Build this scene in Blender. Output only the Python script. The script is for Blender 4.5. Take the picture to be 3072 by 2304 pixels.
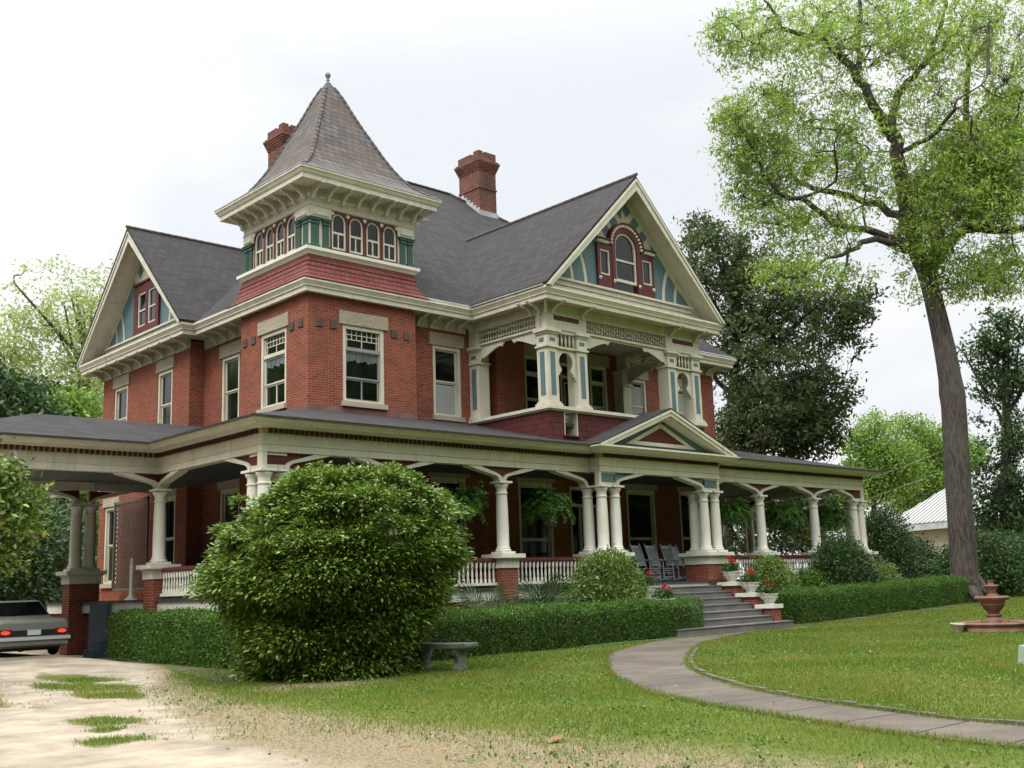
import bpy, math, random
import numpy as np
from mathutils import Matrix, Vector
random.seed(7); RNG = np.random.default_rng(11)
S = bpy.context.scene
for o in list(bpy.data.objects): bpy.data.objects.remove(o)
R_ = math.radians

# ------------------------------------------------------------------ camera
CAM = Vector((-15.1208, -24.1581, 1.45)); FPX = 3243.57
RIGHT = Vector((0.73617574, -0.67596598, -0.03339568))
DOWN = Vector((0.1004484, 0.15792689, -0.98232847))
FWD = Vector((0.6692947, 0.71981184, 0.18416164))
cd = bpy.data.cameras.new('camera'); cam = bpy.data.objects.new('camera', cd)
S.collection.objects.link(cam); S.camera = cam
m = Matrix.Identity(4)
for i in range(3):
    m[i][0] = RIGHT[i]; m[i][1] = -DOWN[i]; m[i][2] = -FWD[i]; m[i][3] = CAM[i]
cam.matrix_world = m
cd.sensor_width = 36; cd.sensor_fit = 'HORIZONTAL'; cd.lens = FPX / 3072 * 36
cd.clip_start = 0.1; cd.clip_end = 1500
S.render.resolution_x = 1024; S.render.resolution_y = 768
S.render.engine = 'CYCLES'

def ray(px, py):
    return RIGHT * ((px - 1536) / FPX) + DOWN * ((py - 1152) / FPX) + FWD
def atd(px, py, D):          # the point seen at photo pixel px,py at horizontal distance D
    d = ray(px, py); d = d / math.hypot(d.x, d.y); return CAM + d * D

# ------------------------------------------------------------------ light
SUN_AZ, SUN_EL = R_(-100), R_(52)    # azimuth from +Y clockwise
sun_dir = Vector((math.sin(SUN_AZ) * math.cos(SUN_EL), math.cos(SUN_AZ) * math.cos(SUN_EL), math.sin(SUN_EL)))
ld = bpy.data.lights.new('sun', 'SUN'); ld.energy = 1.5; ld.angle = R_(18); ld.color = (1, .96, .9)
sun = bpy.data.objects.new('sun', ld); S.collection.objects.link(sun)
sun.rotation_euler = sun_dir.to_track_quat('Z', 'Y').to_euler()
W = bpy.data.worlds.new('World'); S.world = W; W.use_nodes = True
nt = W.node_tree; nt.nodes.clear()
def nn(t, **k):
    n = nt.nodes.new(t)
    for a, b in k.items(): setattr(n, a, b)
    return n
out = nn('ShaderNodeOutputWorld'); bg = nn('ShaderNodeBackground'); bg.inputs[1].default_value = .1
sky = nn('ShaderNodeTexSky'); sky.sky_type = 'NISHITA'; sky.sun_disc = False
sky.sun_elevation = SUN_EL; sky.sun_rotation = SUN_AZ
tc = nn('ShaderNodeTexCoord'); mp = nn('ShaderNodeMapping'); mp.inputs['Scale'].default_value = (1, 1, 2.2)
nz = nn('ShaderNodeTexNoise'); nz.inputs['Scale'].default_value = 2.3; nz.inputs['Detail'].default_value = 5; nz.inputs['Roughness'].default_value = .5
nt.links.new(tc.outputs['Generated'], mp.inputs[0]); nt.links.new(mp.outputs[0], nz.inputs['Vector'])
cr = nn('ShaderNodeValToRGB'); e = cr.color_ramp.elements
e[0].position = .40; e[0].color = (.84, .875, .92, 1); e[1].position = .56; e[1].color = (1, 1, 1, 1)
nt.links.new(nz.outputs[0], cr.inputs[0])
# overcast brightness: brighter towards the side the veiled sun stands on
dot = nn('ShaderNodeVectorMath', operation='DOT_PRODUCT'); dot.inputs[1].default_value = (-0.95, -0.1, 0.30)
nt.links.new(tc.outputs['Generated'], dot.inputs[0])
mr = nn('ShaderNodeMapRange'); mr.inputs['From Min'].default_value = -0.9; mr.inputs['From Max'].default_value = 0.9
mr.inputs['To Min'].default_value = 10.4; mr.inputs['To Max'].default_value = 13
nt.links.new(dot.outputs['Value'], mr.inputs['Value'])
mul = nn('ShaderNodeVectorMath', operation='SCALE')
nt.links.new(cr.outputs[0], mul.inputs[0]); nt.links.new(mr.outputs[0], mul.inputs['Scale'])
# overcast sky: the zenith is brighter than the horizon
sz = nn('ShaderNodeSeparateXYZ'); nt.links.new(tc.outputs['Generated'], sz.inputs[0])
mz = nn('ShaderNodeMapRange'); mz.interpolation_type = 'SMOOTHSTEP'; mz.inputs['From Min'].default_value = .42; mz.inputs['From Max'].default_value = 1
mz.inputs['To Min'].default_value = 1.0; mz.inputs['To Max'].default_value = 4.3
nt.links.new(sz.outputs[2], mz.inputs['Value'])
mul2 = nn('ShaderNodeVectorMath', operation='SCALE'); nt.links.new(mul.outputs[0], mul2.inputs[0]); nt.links.new(mz.outputs[0], mul2.inputs['Scale']); mul = mul2
mx = nn('ShaderNodeMixRGB'); mx.inputs[0].default_value = .93
nt.links.new(sky.outputs[0], mx.inputs[1]); nt.links.new(mul.outputs[0], mx.inputs[2])
nt.links.new(mx.outputs[0], bg.inputs[0]); nt.links.new(bg.outputs[0], out.inputs[0])
S.view_settings.view_transform = 'Standard'; S.view_settings.look = 'None'
S.view_settings.gamma = 1; S.view_settings.exposure = 0.0
S.cycles.max_bounces = 6; S.cycles.diffuse_bounces = 1; S.cycles.transparent_max_bounces = 4

# ------------------------------------------------------------------ materials
MAT = {}
def newmat(name):
    mt = bpy.data.materials.new(name); mt.use_nodes = True; t = mt.node_tree; t.nodes.clear()
    o = t.nodes.new('ShaderNodeOutputMaterial'); b = t.nodes.new('ShaderNodeBsdfPrincipled')
    t.links.new(b.outputs[0], o.inputs[0]); MAT[name] = mt
    return mt, t, b
def N(t, ty, **k):
    n = t.nodes.new(ty)
    for a, v in k.items():
        if a.startswith('i_'): n.inputs[a[2:].replace('_', ' ')].default_value = v
        else: setattr(n, a, v)
    return n
def c4(c): return (c[0], c[1], c[2], 1)
def mixc(t, fac, a, b, mode='MIX'):
    n = N(t, 'ShaderNodeMixRGB', blend_type=mode)
    for i, v in ((0, fac), (1, a), (2, b)):
        if isinstance(v, (int, float)): n.inputs[i].default_value = v
        elif isinstance(v, tuple): n.inputs[i].default_value = c4(v)
        else: t.links.new(v, n.inputs[i])
    return n.outputs[0]
def noise(t, scale, detail=3, vec=None, rough=.55, dist=0):
    n = N(t, 'ShaderNodeTexNoise'); n.inputs['Scale'].default_value = scale; n.inputs['Detail'].default_value = detail
    n.inputs['Roughness'].default_value = rough; n.inputs['Distortion'].default_value = dist
    if vec is None: vec = N(t, 'ShaderNodeTexCoord').outputs['Object']
    t.links.new(vec, n.inputs['Vector']); return n.outputs[0]
def ramp(t, fac, stops):
    n = N(t, 'ShaderNodeValToRGB'); el = n.color_ramp.elements
    while len(el) < len(stops): el.new(.5)
    for e_, (p, c) in zip(el, stops): e_.position = p; e_.color = c4(c) if not isinstance(c, (int, float)) else (c, c, c, 1)
    t.links.new(fac, n.inputs[0]); return n.outputs[0]
def bump(t, b, h, strength=.3, dist=.02):
    n = N(t, 'ShaderNodeBump'); n.inputs['Strength'].default_value = strength; n.inputs['Distance'].default_value = dist
    t.links.new(h, n.inputs['Height']); t.links.new(n.outputs[0], b.inputs['Normal'])
def paint(name, col, rough=.5, var=.12, dirt=.0, spec=.4):
    mt, t, b = newmat(name)
    d = tuple(x * (1 - var * 1.6) for x in col)
    base = mixc(t, ramp(t, noise(t, 2.3, 5), [(.35, 0.), (.7, 1.)]), d, col)
    if dirt:
        v = N(t, 'ShaderNodeMapping'); v.inputs['Scale'].default_value = (7, 7, .8)
        t.links.new(N(t, 'ShaderNodeTexCoord').outputs['Object'], v.inputs[0])
        f = ramp(t, noise(t, 1.2, 6, v.outputs[0]), [(.52, 0.), (.75, dirt)])
        base = mixc(t, f, base, (.20, .17, .12))
    t.links.new(base, b.inputs['Base Color']); b.inputs['Roughness'].default_value = rough
    b.inputs['Specular IOR Level'].default_value = spec
    bump(t, b, noise(t, 60, 2), .06, .005)
    return mt
def wallvec(t, zs=1.0, ush=0.0):     # (x+y, z): one running coordinate round every axis-aligned wall
    s = N(t, 'ShaderNodeSeparateXYZ'); t.links.new(N(t, 'ShaderNodeTexCoord').outputs['Object'], s.inputs[0])
    a = N(t, 'ShaderNodeMath', operation='ADD'); t.links.new(s.outputs[0], a.inputs[0]); t.links.new(s.outputs[1], a.inputs[1])
    z = N(t, 'ShaderNodeMath', operation='MULTIPLY'); z.inputs[1].default_value = zs; t.links.new(s.outputs[2], z.inputs[0])
    c = N(t, 'ShaderNodeCombineXYZ'); t.links.new(a.outputs[0], c.inputs[0]); t.links.new(z.outputs[0], c.inputs[1])
    return c.outputs[0], s
def brickmat(name, c1, c2, mort, bw, bh, ms, off=.5, dark=None, rough=.85, zs=1.0, streak=False, bumpd=.01, patch=(.1, .1, .1), pf=.3):
    mt, t, b = newmat(name)
    v, s = wallvec(t, zs)
    br = N(t, 'ShaderNodeTexBrick'); br.offset = off
    t.links.new(v, br.inputs['Vector'])
    br.inputs['Color1'].default_value = c4(c1); br.inputs['Color2'].default_value = c4(c2); br.inputs['Mortar'].default_value = c4(mort)
    br.inputs['Scale'].default_value = 1; br.inputs['Brick Width'].default_value = bw; br.inputs['Row Height'].default_value = bh
    br.inputs['Mortar Size'].default_value = ms; br.inputs['Mortar Smooth'].default_value = .2; br.inputs['Bias'].default_value = 0
    col = mixc(t, ramp(t, noise(t, 1.1, 6), [(.42, 0.), (.72, pf)]), br.outputs[0], patch)
    col = mixc(t, ramp(t, noise(t, 9, 3), [(.3, .0), (.8, .35)]), col, tuple(x * .45 for x in c1))
    t.links.new(col, b.inputs['Base Color']); b.inputs['Roughness'].default_value = rough; b.inputs['Specular IOR Level'].default_value = .25
    inv = N(t, 'ShaderNodeMath', operation='SUBTRACT'); inv.inputs[0].default_value = 1; t.links.new(br.outputs['Fac'], inv.inputs[1])
    bump(t, b, inv.outputs[0], .6, bumpd)
    return mt
brickmat('brick', (.335, .082, .043), (.18, .047, .029), (.42, .24, .165), .215, .068, .0065, patch=(.15, .075, .058), pf=.5)
brickmat('chimney_brick', (.25, .075, .05), (.11, .045, .036), (.26, .17, .13), .215, .068, .007, patch=(.06, .042, .038), pf=.85)
brickmat('roof_shingle', (.062, .059, .058), (.036, .034, .034), (.02, .019, .019), .34, .10, .010, bumpd=.015, patch=(.055, .052, .052), pf=.4, rough=.95)
brickmat('red_shingle', (.27, .088, .075), (.20, .06, .052), (.06, .02, .02), .16, .135, .010, bumpd=.02, patch=(.32, .13, .11), pf=.4)
brickmat('maroon_shingle', (.135, .036, .032), (.088, .024, .023), (.03, .01, .01), .17, .17, .010, bumpd=.02, patch=(.16, .06, .05), pf=.3)
brickmat('slate', (.165, .15, .14), (.10, .09, .088), (.04, .036, .034), .24, .17, .012, bumpd=.02, patch=(.17, .12, .075), pf=.5)
paint('cream', (.70, .665, .53), .5, .08, .32)
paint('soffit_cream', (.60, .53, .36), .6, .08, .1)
paint('white', (.78, .76, .66), .45, .06, .12)
paint('maroon', (.115, .022, .022), .5, .1)
paint('teal', (.125, .20, .225), .5, .08)
paint('green_paint', (.055, .115, .085), .5, .1)
paint('rail_maroon', (.13, .035, .035), .45, .15)
paint('dentil_brown', (.10, .032, .022), .6, .2)
paint('dentil_tan', (.62, .50, .34), .6, .2)
paint('dark_trim', (.02, .022, .045), .5, .1)
paint('floor_grey', (.055, .062, .07), .5, .15)
paint('stair_blue', (.045, .07, .10), .5, .1)
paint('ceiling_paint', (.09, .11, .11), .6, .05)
paint('copper', (.20, .30, .28), .5, .2)
paint('flashing', (.55, .56, .58), .35, .2, .3)
paint('blind', (.42, .45, .43), .7, .05)
paint('curtain', (.16, .20, .19), .8, .2)
paint('grey_sash', (.30, .30, .27), .6, .1)
paint('chair_paint', (.34, .37, .38), .5, .08)
paint('door_maroon', (.06, .018, .018), .35, .1)
paint('terracotta', (.30, .155, .115), .85, .35, .5)
paint('pot_white', (.70, .69, .62), .6, .06, .35)
paint('soil', (.03, .02, .014), .95, .3)
paint('iron', (.02, .02, .02), .5, .1)
paint('car_grey', (.24, .24, .215), .25, .03, 0, .6)
paint('chrome', (.6, .6, .6), .15, .02)
paint('rubber', (.012, .012, .012), .8, .1)
paint('plate_white', (.7, .72, .74), .4, .02)
paint('plate_blue', (.05, .30, .55), .4, .02)
paint('metal_roof_white', (.38, .385, .37), .4, .06, .1)
paint('utility_green', (.30, .38, .30), .5, .08)
paint('dead_leaf', (.33, .17, .08), .8, .3)
paint('lattice_paint', (.13, .125, .10), .6, .1)
paint('window_dark', (.010, .012, .012), .06, .3, 0, .6)
paint('glass', (.012, .015, .015), .04, .5, 0, .42)
paint('block_brick', (.13, .09, .08), .9, .2)
paint('hose', (.06, .22, .12), .4, .1)
def stone(name, c, sc=9, bs=.8, dk=.55, rough=.9):
    mt, t, b = newmat(name)
    col = mixc(t, ramp(t, noise(t, 1.5, 7, rough=.65), [(.3, 0.), (.7, 1.)]), tuple(x * dk for x in c), c)
    col = mixc(t, ramp(t, noise(t, 35, 4), [(.35, .0), (.75, .35)]), col, tuple(x * .5 for x in c))
    t.links.new(col, b.inputs['Base Color']); b.inputs['Roughness'].default_value = rough
    bump(t, b, noise(t, sc, 6, rough=.6), bs, .05)
stone('lintel_stone', (.50, .43, .32), 14, .9, .75)
stone('concrete_step', (.24, .225, .21), 25, .2, .55)
stone('bench_stone', (.24, .255, .22), 25, .5, .55)
stone('kerb_stone', (.17, .15, .12), 20, .6, .4)
stone('tan_stone', (.52, .45, .34), 20, .3, .8)
# tail lamp
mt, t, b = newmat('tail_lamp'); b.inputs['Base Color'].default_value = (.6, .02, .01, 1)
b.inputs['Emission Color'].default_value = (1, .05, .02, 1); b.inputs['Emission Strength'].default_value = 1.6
def bark(name, c, sc=1.0):
    mt, t, b = newmat(name)
    v = N(t, 'ShaderNodeMapping'); v.inputs['Scale'].default_value = (9 * sc, 9 * sc, 1.6 * sc)
    t.links.new(N(t, 'ShaderNodeTexCoord').outputs['Object'], v.inputs[0])
    h = noise(t, 1.6, 8, v.outputs[0], .7)
    col = mixc(t, ramp(t, h, [(.42, 0.), (.58, 1.)]), tuple(x * .28 for x in c), c)
    col = mixc(t, ramp(t, noise(t, .6, 3), [(.4, 0.), (.7, .4)]), col, (.16, .15, .12))
    t.links.new(col, b.inputs['Base Color']); b.inputs['Roughness'].default_value = .95
    bump(t, b, h, 1., .12)
bark('bark', (.125, .10, .085)); bark('dark_bark', (.075, .06, .05)); bark('stem', (.10, .085, .06), 4)
def leafmat(name, cols, trans=.35, rough=.5, spec=.4, patch=None):
    mt, t, b = newmat(name)
    g = N(t, 'ShaderNodeNewGeometry')
    n_ = len(cols); stops = [((i + .0) / n_, c) for i, c in enumerate(cols)]
    r = N(t, 'ShaderNodeValToRGB'); r.color_ramp.interpolation = 'CONSTANT'; el = r.color_ramp.elements
    while len(el) < n_: el.new(.5)
    for e_, (p, c) in zip(el, stops): e_.position = p; e_.color = c4(c)
    t.links.new(g.outputs['Random Per Island'], r.inputs[0])
    col = r.outputs[0]
    if patch: col = mixc(t, ramp(t, noise(t, patch[1], 3), [(.4, 0.), (.65, patch[2])]), col, patch[0])
    t.links.new(col, b.inputs['Base Color']); b.inputs['Roughness'].default_value = rough
    b.inputs['Specular IOR Level'].default_value = spec
    tr = N(t, 'ShaderNodeBsdfTranslucent')
    t.links.new(mixc(t, .5, col, (1., 1., .5), 'MULTIPLY'), tr.inputs[0])
    ms = N(t, 'ShaderNodeMixShader'); ms.inputs[0].default_value = trans
    o = [x for x in t.nodes if x.type == 'OUTPUT_MATERIAL'][0]
    t.links.new(b.outputs[0], ms.inputs[1]); t.links.new(tr.outputs[0], ms.inputs[2]); t.links.new(ms.outputs[0], o.inputs[0])
leafmat('pecan_leaf', [(.33, .47, .09), (.26, .40, .07), (.42, .55, .13), (.18, .28, .06)], .5)
leafmat('airy_leaf', [(.38, .48, .16), (.30, .40, .12), (.44, .52, .22)], .5)
leafmat('far_leaf', [(.15, .27, .04), (.10, .19, .03), (.21, .34, .06), (.27, .40, .08)], .4)
leafmat('magnolia_leaf', [(.085, .135, .05), (.06, .10, .04), (.11, .165, .06), (.08, .125, .045), (.065, .10, .038), (.17, .12, .05), (.085, .135, .05), (.075, .12, .045), (.10, .135, .055), (.065, .10, .038)], .25, .6, .25)
leafmat('camellia_leaf', [(.15, .26, .03), (.08, .155, .022), (.22, .35, .05), (.11, .20, .026), (.33, .44, .09), (.08, .16, .024), (.055, .115, .018), (.24, .24, .07), (.14, .24, .035)], .2, .38, .4)
leafmat('hedge_leaf', [(.085, .185, .024), (.055, .125, .017), (.14, .26, .038), (.075, .16, .022)], .25, .45, .4)
leafmat('shrub_leaf', [(.10, .19, .03), (.07, .15, .025), (.18, .28, .055), (.28, .34, .10)], .25, .35, .5)
leafmat('dark_leaf', [(.045, .095, .024), (.032, .072, .02), (.075, .14, .035), (.05, .10, .028)], .2, .5, .4)
leafmat('fern_leaf', [(.09, .20, .04), (.06, .15, .03), (.13, .25, .05)], .35, .5, .3)
leafmat('palm_leaf', [(.055, .10, .04), (.085, .13, .055), (.04, .075, .03)], .15, .5, .4)
leafmat('geranium_leaf', [(.05, .13, .02), (.035, .09, .015), (.08, .17, .03)], .25)
leafmat('petal_red', [(.62, .012, .02), (.5, .01, .015), (.68, .03, .04)], .3, .6, .2)
leafmat('petal_pink', [(.62, .02, .08), (.5, .01, .06), (.7, .05, .13)], .3, .6, .2)
leafmat('grass_blade', [(.085, .19, .016), (.11, .22, .022), (.155, .235, .03), (.07, .145, .013), (.28, .245, .08)], .35, .6, .2, patch=((.27, .26, .06), .35, .5))
leafmat('litter_leaf', [(.22, .13, .07), (.30, .17, .09), (.14, .08, .045), (.36, .24, .14)], .05, .8, .2)
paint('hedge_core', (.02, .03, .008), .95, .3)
# ground
def groundmat(name, sandy):
    mt, t, b = newmat(name)
    g1 = mixc(t, ramp(t, noise(t, .3, 5, rough=.6), [(.36, 0.), (.66, 1.)]), (.08, .135, .018), (.165, .17, .04))
    g2 = mixc(t, ramp(t, noise(t, 3.0, 5, rough=.7), [(.35, 0.), (.75, .6)]), g1, (.085, .14, .02))
    g3 = mixc(t, ramp(t, noise(t, 34, 4, rough=.7), [(.48, 0.), (.78, .4)]), g2, (.26, .22, .10))
    g3 = mixc(t, ramp(t, noise(t, 70, 2), [(.3, .45), (.55, 0.)]), g3, (.05, .08, .015))
    at = N(t, 'ShaderNodeAttribute', attribute_name='bare'); at2 = N(t, 'ShaderNodeAttribute', attribute_name='sand')
    # brown leaf-strewn thin turf
    br = mixc(t, ramp(t, noise(t, 22, 5, rough=.75), [(.38, 0.), (.62, 1.)]), (.15, .12, .065), (.33, .265, .17))
    def thr(attr, amt, sc, lo, hi):
        m1 = N(t, 'ShaderNodeMath', operation='MULTIPLY_ADD'); m1.inputs[1].default_value = amt
        t.links.new(noise(t, sc, 7, rough=.68), m1.inputs[0]); t.links.new(attr.outputs['Fac'], m1.inputs[2])
        return ramp(t, m1.outputs[0], [(lo, 0.), (hi, 1.)])
    col = mixc(t, thr(at, .5, 3.2, .52, .72), g3, br)
    sandc = mixc(t, ramp(t, noise(t, 1.3, 6, rough=.65), [(.35, 0.), (.65, 1.)]), (.26, .215, .155), (.46, .40, .31))
    sandc = mixc(t, ramp(t, noise(t, 40, 4, rough=.8), [(.5, 0.), (.8, .45)]), sandc, (.34, .26, .18))
    col = mixc(t, thr(at2, .8, 2.4, .68, .90), col, sandc)
    t.links.new(col, b.inputs['Base Color']); b.inputs['Roughness'].default_value = .97; b.inputs['Specular IOR Level'].default_value = .1
    bump(t, b, noise(t, 30, 5, rough=.7), .7, .03)
groundmat('lawn_ground', False)
mt, t, b = newmat('path_concrete')
col = mixc(t, ramp(t, noise(t, .55, 7, rough=.65), [(.36, 0.), (.64, 1.)]), (.070, .057, .043), (.145, .121, .092))
col = mixc(t, ramp(t, noise(t, 1.7, 6, rough=.7), [(.50, 0.), (.66, .75)]), col, (.065, .056, .047))
col = mixc(t, ramp(t, noise(t, 45, 4), [(.4, 0.), (.8, .5)]), col, (.14, .11, .085))
t.links.new(col, b.inputs['Base Color']); b.inputs['Roughness'].default_value = .9; bump(t, b, noise(t, 40, 4), .4, .01)

# ------------------------------------------------------------------ mesh helpers
C = S.collection
class MB:
    def __init__(s): s.v = []; s.f = []; s.m = []; s.k = 0
    def add(s, vs, fs):
        o = len(s.v); s.v += [tuple(x) for x in vs]; s.f += [tuple(i + o for i in f) for f in fs]; s.m += [s.k] * len(fs); return s
    def box(s, x0, x1, y0, y1, z0, z1, M=None):
        if x0 > x1: x0, x1 = x1, x0
        if y0 > y1: y0, y1 = y1, y0
        if z0 > z1: z0, z1 = z1, z0
        vs = [(x, y, z) for z in (z0, z1) for y in (y0, y1) for x in (x0, x1)]
        if M: vs = [M(*p) for p in vs]
        return s.add(vs, [(0, 2, 3, 1), (4, 5, 7, 6), (0, 1, 5, 4), (2, 6, 7, 3), (0, 4, 6, 2), (1, 3, 7, 5)])
    def prism(s, pts, w0, w1, M):           # pts (u,z) polygon, extruded along w, mapped by M(u,w,z)
        n = len(pts); vs = [M(u, w0, z) for u, z in pts] + [M(u, w1, z) for u, z in pts]
        return s.add(vs, [tuple(range(n))[::-1], tuple(range(n, 2 * n))] + [(i, (i + 1) % n, n + (i + 1) % n, n + i) for i in range(n)])
    def strip(s, A, B, w0, w1, M):          # ribbon between two poly-lines, with thickness
        n = len(A)
        for i in range(n - 1):
            s.prism([A[i], A[i + 1], B[i + 1], B[i]], w0, w1, M)
        return s
    def lathe(s, c, prof, seg=16, M=None):
        o = len(s.v); n = len(prof); vs = []
        for r, z in prof:
            for k in range(seg):
                a = 2 * math.pi * k / seg; p = (c[0] + r * math.cos(a), c[1] + r * math.sin(a), c[2] + z)
                vs.append(M(*p) if M else p)
        fs = [(i * seg + k, i * seg + (k + 1) % seg, (i + 1) * seg + (k + 1) % seg, (i + 1) * seg + k) for i in range(n - 1) for k in range(seg)]
        fs += [tuple(range(seg))[::-1], tuple((n - 1) * seg + k for k in range(seg))]
        return s.add(vs, fs)
    def tube(s, pts, rad, seg=8):
        pts = [Vector(p) for p in pts]; n = len(pts); vs = []
        if isinstance(rad, (int, float)): rad = [rad] * n
        up = Vector((.3, .2, 1)).normalized()
        for i, p in enumerate(pts):
            d = (pts[min(i + 1, n - 1)] - pts[max(i - 1, 0)])
            d = d.normalized() if d.length > 1e-9 else Vector((0, 0, 1))
            a = d.cross(up if abs(d.dot(up)) < .95 else Vector((1, 0, 0))).normalized(); bb = d.cross(a)
            for k in range(seg):
                t_ = 2 * math.pi * k / seg; vs.append(p + (a * math.cos(t_) + bb * math.sin(t_)) * rad[i])
        fs = [(i * seg + k, i * seg + (k + 1) % seg, (i + 1) * seg + (k + 1) % seg, (i + 1) * seg + k) for i in range(n - 1) for k in range(seg)]
        fs += [tuple(range(seg))[::-1], tuple((n - 1) * seg + k for k in range(seg))]
        return s.add(vs, fs)
    def sweep(s, path, prof, closed=False):   # mouldings with mitred corners; prof = closed loop of (out, z)
        n = len(path); P = [Vector((a, b)) for a, b in path]; mi = []
        for i in range(n):
            if closed or 0 < i < n - 1:
                d0 = (P[i] - P[i - 1]).normalized(); d1 = (P[(i + 1) % n] - P[i]).normalized()
            elif i == 0: d0 = d1 = (P[1] - P[0]).normalized()
            else: d0 = d1 = (P[i] - P[i - 1]).normalized()
            n0 = Vector((-d0.y, d0.x)); n1 = Vector((-d1.y, d1.x)); b_ = n0 + n1
            mi.append(b_ / (1 + n0.dot(n1)))
        L = len(prof); vs = [(P[i].x + mi[i].x * d, P[i].y + mi[i].y * d, z) for i in range(n) for d, z in prof]
        fs = []
        for i in range(n if closed else n - 1):
            j = (i + 1) % n
            for k in range(L):
                fs.append((i * L + k, i * L + (k + 1) % L, j * L + (k + 1) % L, j * L + k))
        if not closed: fs += [tuple(range(L)), tuple((n - 1) * L + k for k in range(L))[::-1]]
        return s.add(vs, fs)
    def build(s, name, mats, parent=None, smooth=False):
        me = bpy.data.meshes.new(name); me.from_pydata(s.v, [], s.f); me.update()
        if isinstance(mats, str): mats = [mats]
        for x in mats: me.materials.append(MAT[x])
        if len(mats) > 1: me.polygons.foreach_set('material_index', s.m)
        o = bpy.data.objects.new(name, me); C.objects.link(o)
        bm = bmesh.new(); bm.from_mesh(me); bmesh.ops.recalc_face_normals(bm, faces=bm.faces); bm.to_mesh(me); bm.free()
        if smooth:
            me.polygons.foreach_set('use_smooth', [True] * len(me.polygons))
            me.set_sharp_from_angle(angle=R_(35)) if hasattr(me, 'set_sharp_from_angle') else None
        if parent: o.parent = parent
        return o
import bmesh
def tag(o, label=None, cat=None, group=None, kind=None):
    for k, v in (('label', label), ('category', cat), ('group', group), ('kind', kind)):
        if v: o[k] = v
    return o
def empty(name, loc=(0, 0, 0), rz=0, **k):
    o = bpy.data.objects.new(name, None); C.objects.link(o); o.location = loc; o.rotation_euler = (0, 0, rz)
    o.empty_display_size = .3
    return tag(o, **k)
def copy_tree(o, parent=None):
    c = o.copy(); C.objects.link(c); c.parent = parent
    for ch in list(o.children): copy_tree(ch, c)
    return c
FRONT = lambda Y: (lambda u, w, z: (u, Y - w, z))      # wall facing the lawn (-Y); w = outward
LEFT = lambda X: (lambda u, w, z: (X - w, u, z))       # wall facing the drive (-X)

# leaves: many small bent rhombi in one mesh
def leaf_mesh(name, P, size, mat, parent=None, aspect=.5, up=.3, droop=0.0, dirs=None, sj=.35):
    P = np.asarray(P, dtype=np.float32); n = len(P)
    d = RNG.normal(size=(n, 3)) if dirs is None else np.asarray(dirs) + RNG.normal(size=(n, 3)) * .25
    d[:, 2] -= droop; d /= np.linalg.norm(d, axis=1)[:, None] + 1e-9
    nr = RNG.normal(size=(n, 3)); nr[:, 2] += up * 3; s_ = np.cross(d, nr); s_ /= np.linalg.norm(s_, axis=1)[:, None] + 1e-9
    nr = np.cross(s_, d)
    L = size * (1 + RNG.uniform(-sj, sj, n))[:, None]; Wd = L * aspect * .5
    mid = P + d * L * .45
    V = np.stack([P, mid + s_ * Wd + nr * L * .06, P + d * L, mid - s_ * Wd + nr * L * .06], 1).reshape(-1, 3)
    me = bpy.data.meshes.new(name); me.vertices.add(4 * n); me.vertices.foreach_set('co', V.astype(np.float32).ravel())
    me.loops.add(4 * n); me.loops.foreach_set('vertex_index', np.arange(4 * n, dtype=np.int32))
    me.polygons.add(n); me.polygons.foreach_set('loop_start', np.arange(0, 4 * n, 4, dtype=np.int32))
    me.update(calc_edges=True); me.validate()
    me.materials.append(MAT[mat]); o = bpy.data.objects.new(name, me); C.objects.link(o)
    if parent: o.parent = parent
    return o

# ------------------------------------------------------------------ terrain, drive, paths
def sst(a, b, x):
    t_ = np.clip((x - a) / (b - a), 0, 1); return t_ * t_ * (3 - 2 * t_)
def gh(x, y):
    x = np.asarray(x, dtype=float); y = np.asarray(y, dtype=float)
    h = np.clip(x - 13, 0, 60) * .020 + .17 * sst(-4, 2, y) * (1 - sst(-5.2, -4.0, x))
    return h
def hz(x, y): return float(gh(x, y))
DR = [(-3.55, 30), (-3.55, 3.3), (-4.3, .3), (-5.6, -3.2), (-7.2, -6.5), (-8.7, -10.2), (-9.7, -13.8), (-10.0, -16.5), (-10.2, -24)]   # right edge of the drive
def drive_edge_x(y):
    ys = np.array([p[1] for p in DR][::-1], float); xs = np.array([p[0] for p in DR][::-1], float)
    return np.interp(y, ys, xs)
PO = [(9.2, -6.0), (6.2, -6.3), (4.18, -7.17), (1.9, -8.5), (.13, -10.06), (-1.08, -11.19), (-2.36, -12.56), (-3.73, -14.41), (-4.42, -15.72), (-4.95, -17.06), (-5.37, -18.16), (-5.65, -19.3), (-5.9, -21), (-6.1, -24)]
PI_ = [(13.5, -5.6), (9.98, -6.35), (6.13, -7.86), (4.0, -9.15), (2.16, -10.44), (.70, -11.55), (-.83, -12.93), (-2.34, -14.70), (-3.20, -16.04), (-3.74, -17.18), (-4.2, -18.32), (-4.45, -19.3), (-4.6, -21), (-4.7, -24)]
def smooth_line(P, n=60):
    P = np.array(P, float); t_ = np.linspace(0, len(P) - 1, n); i = np.arange(len(P))
    def cm(v):
        o = []
        for q in t_:
            k = min(int(q), len(v) - 2); f = q - k; p0 = v[max(k - 1, 0)]; p1 = v[k]; p2 = v[k + 1]; p3 = v[min(k + 2, len(v) - 1)]
            o.append(.5 * ((2 * p1) + (-p0 + p2) * f + (2 * p0 - 5 * p1 + 4 * p2 - p3) * f * f + (-p0 + 3 * p1 - 3 * p2 + p3) * f ** 3))
        return o
    return list(zip(cm(P[:, 0]), cm(P[:, 1])))
SO, SI = smooth_line(PO), smooth_line(PI_)
PATHPOLY = np.array(SO + SI[::-1])
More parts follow.
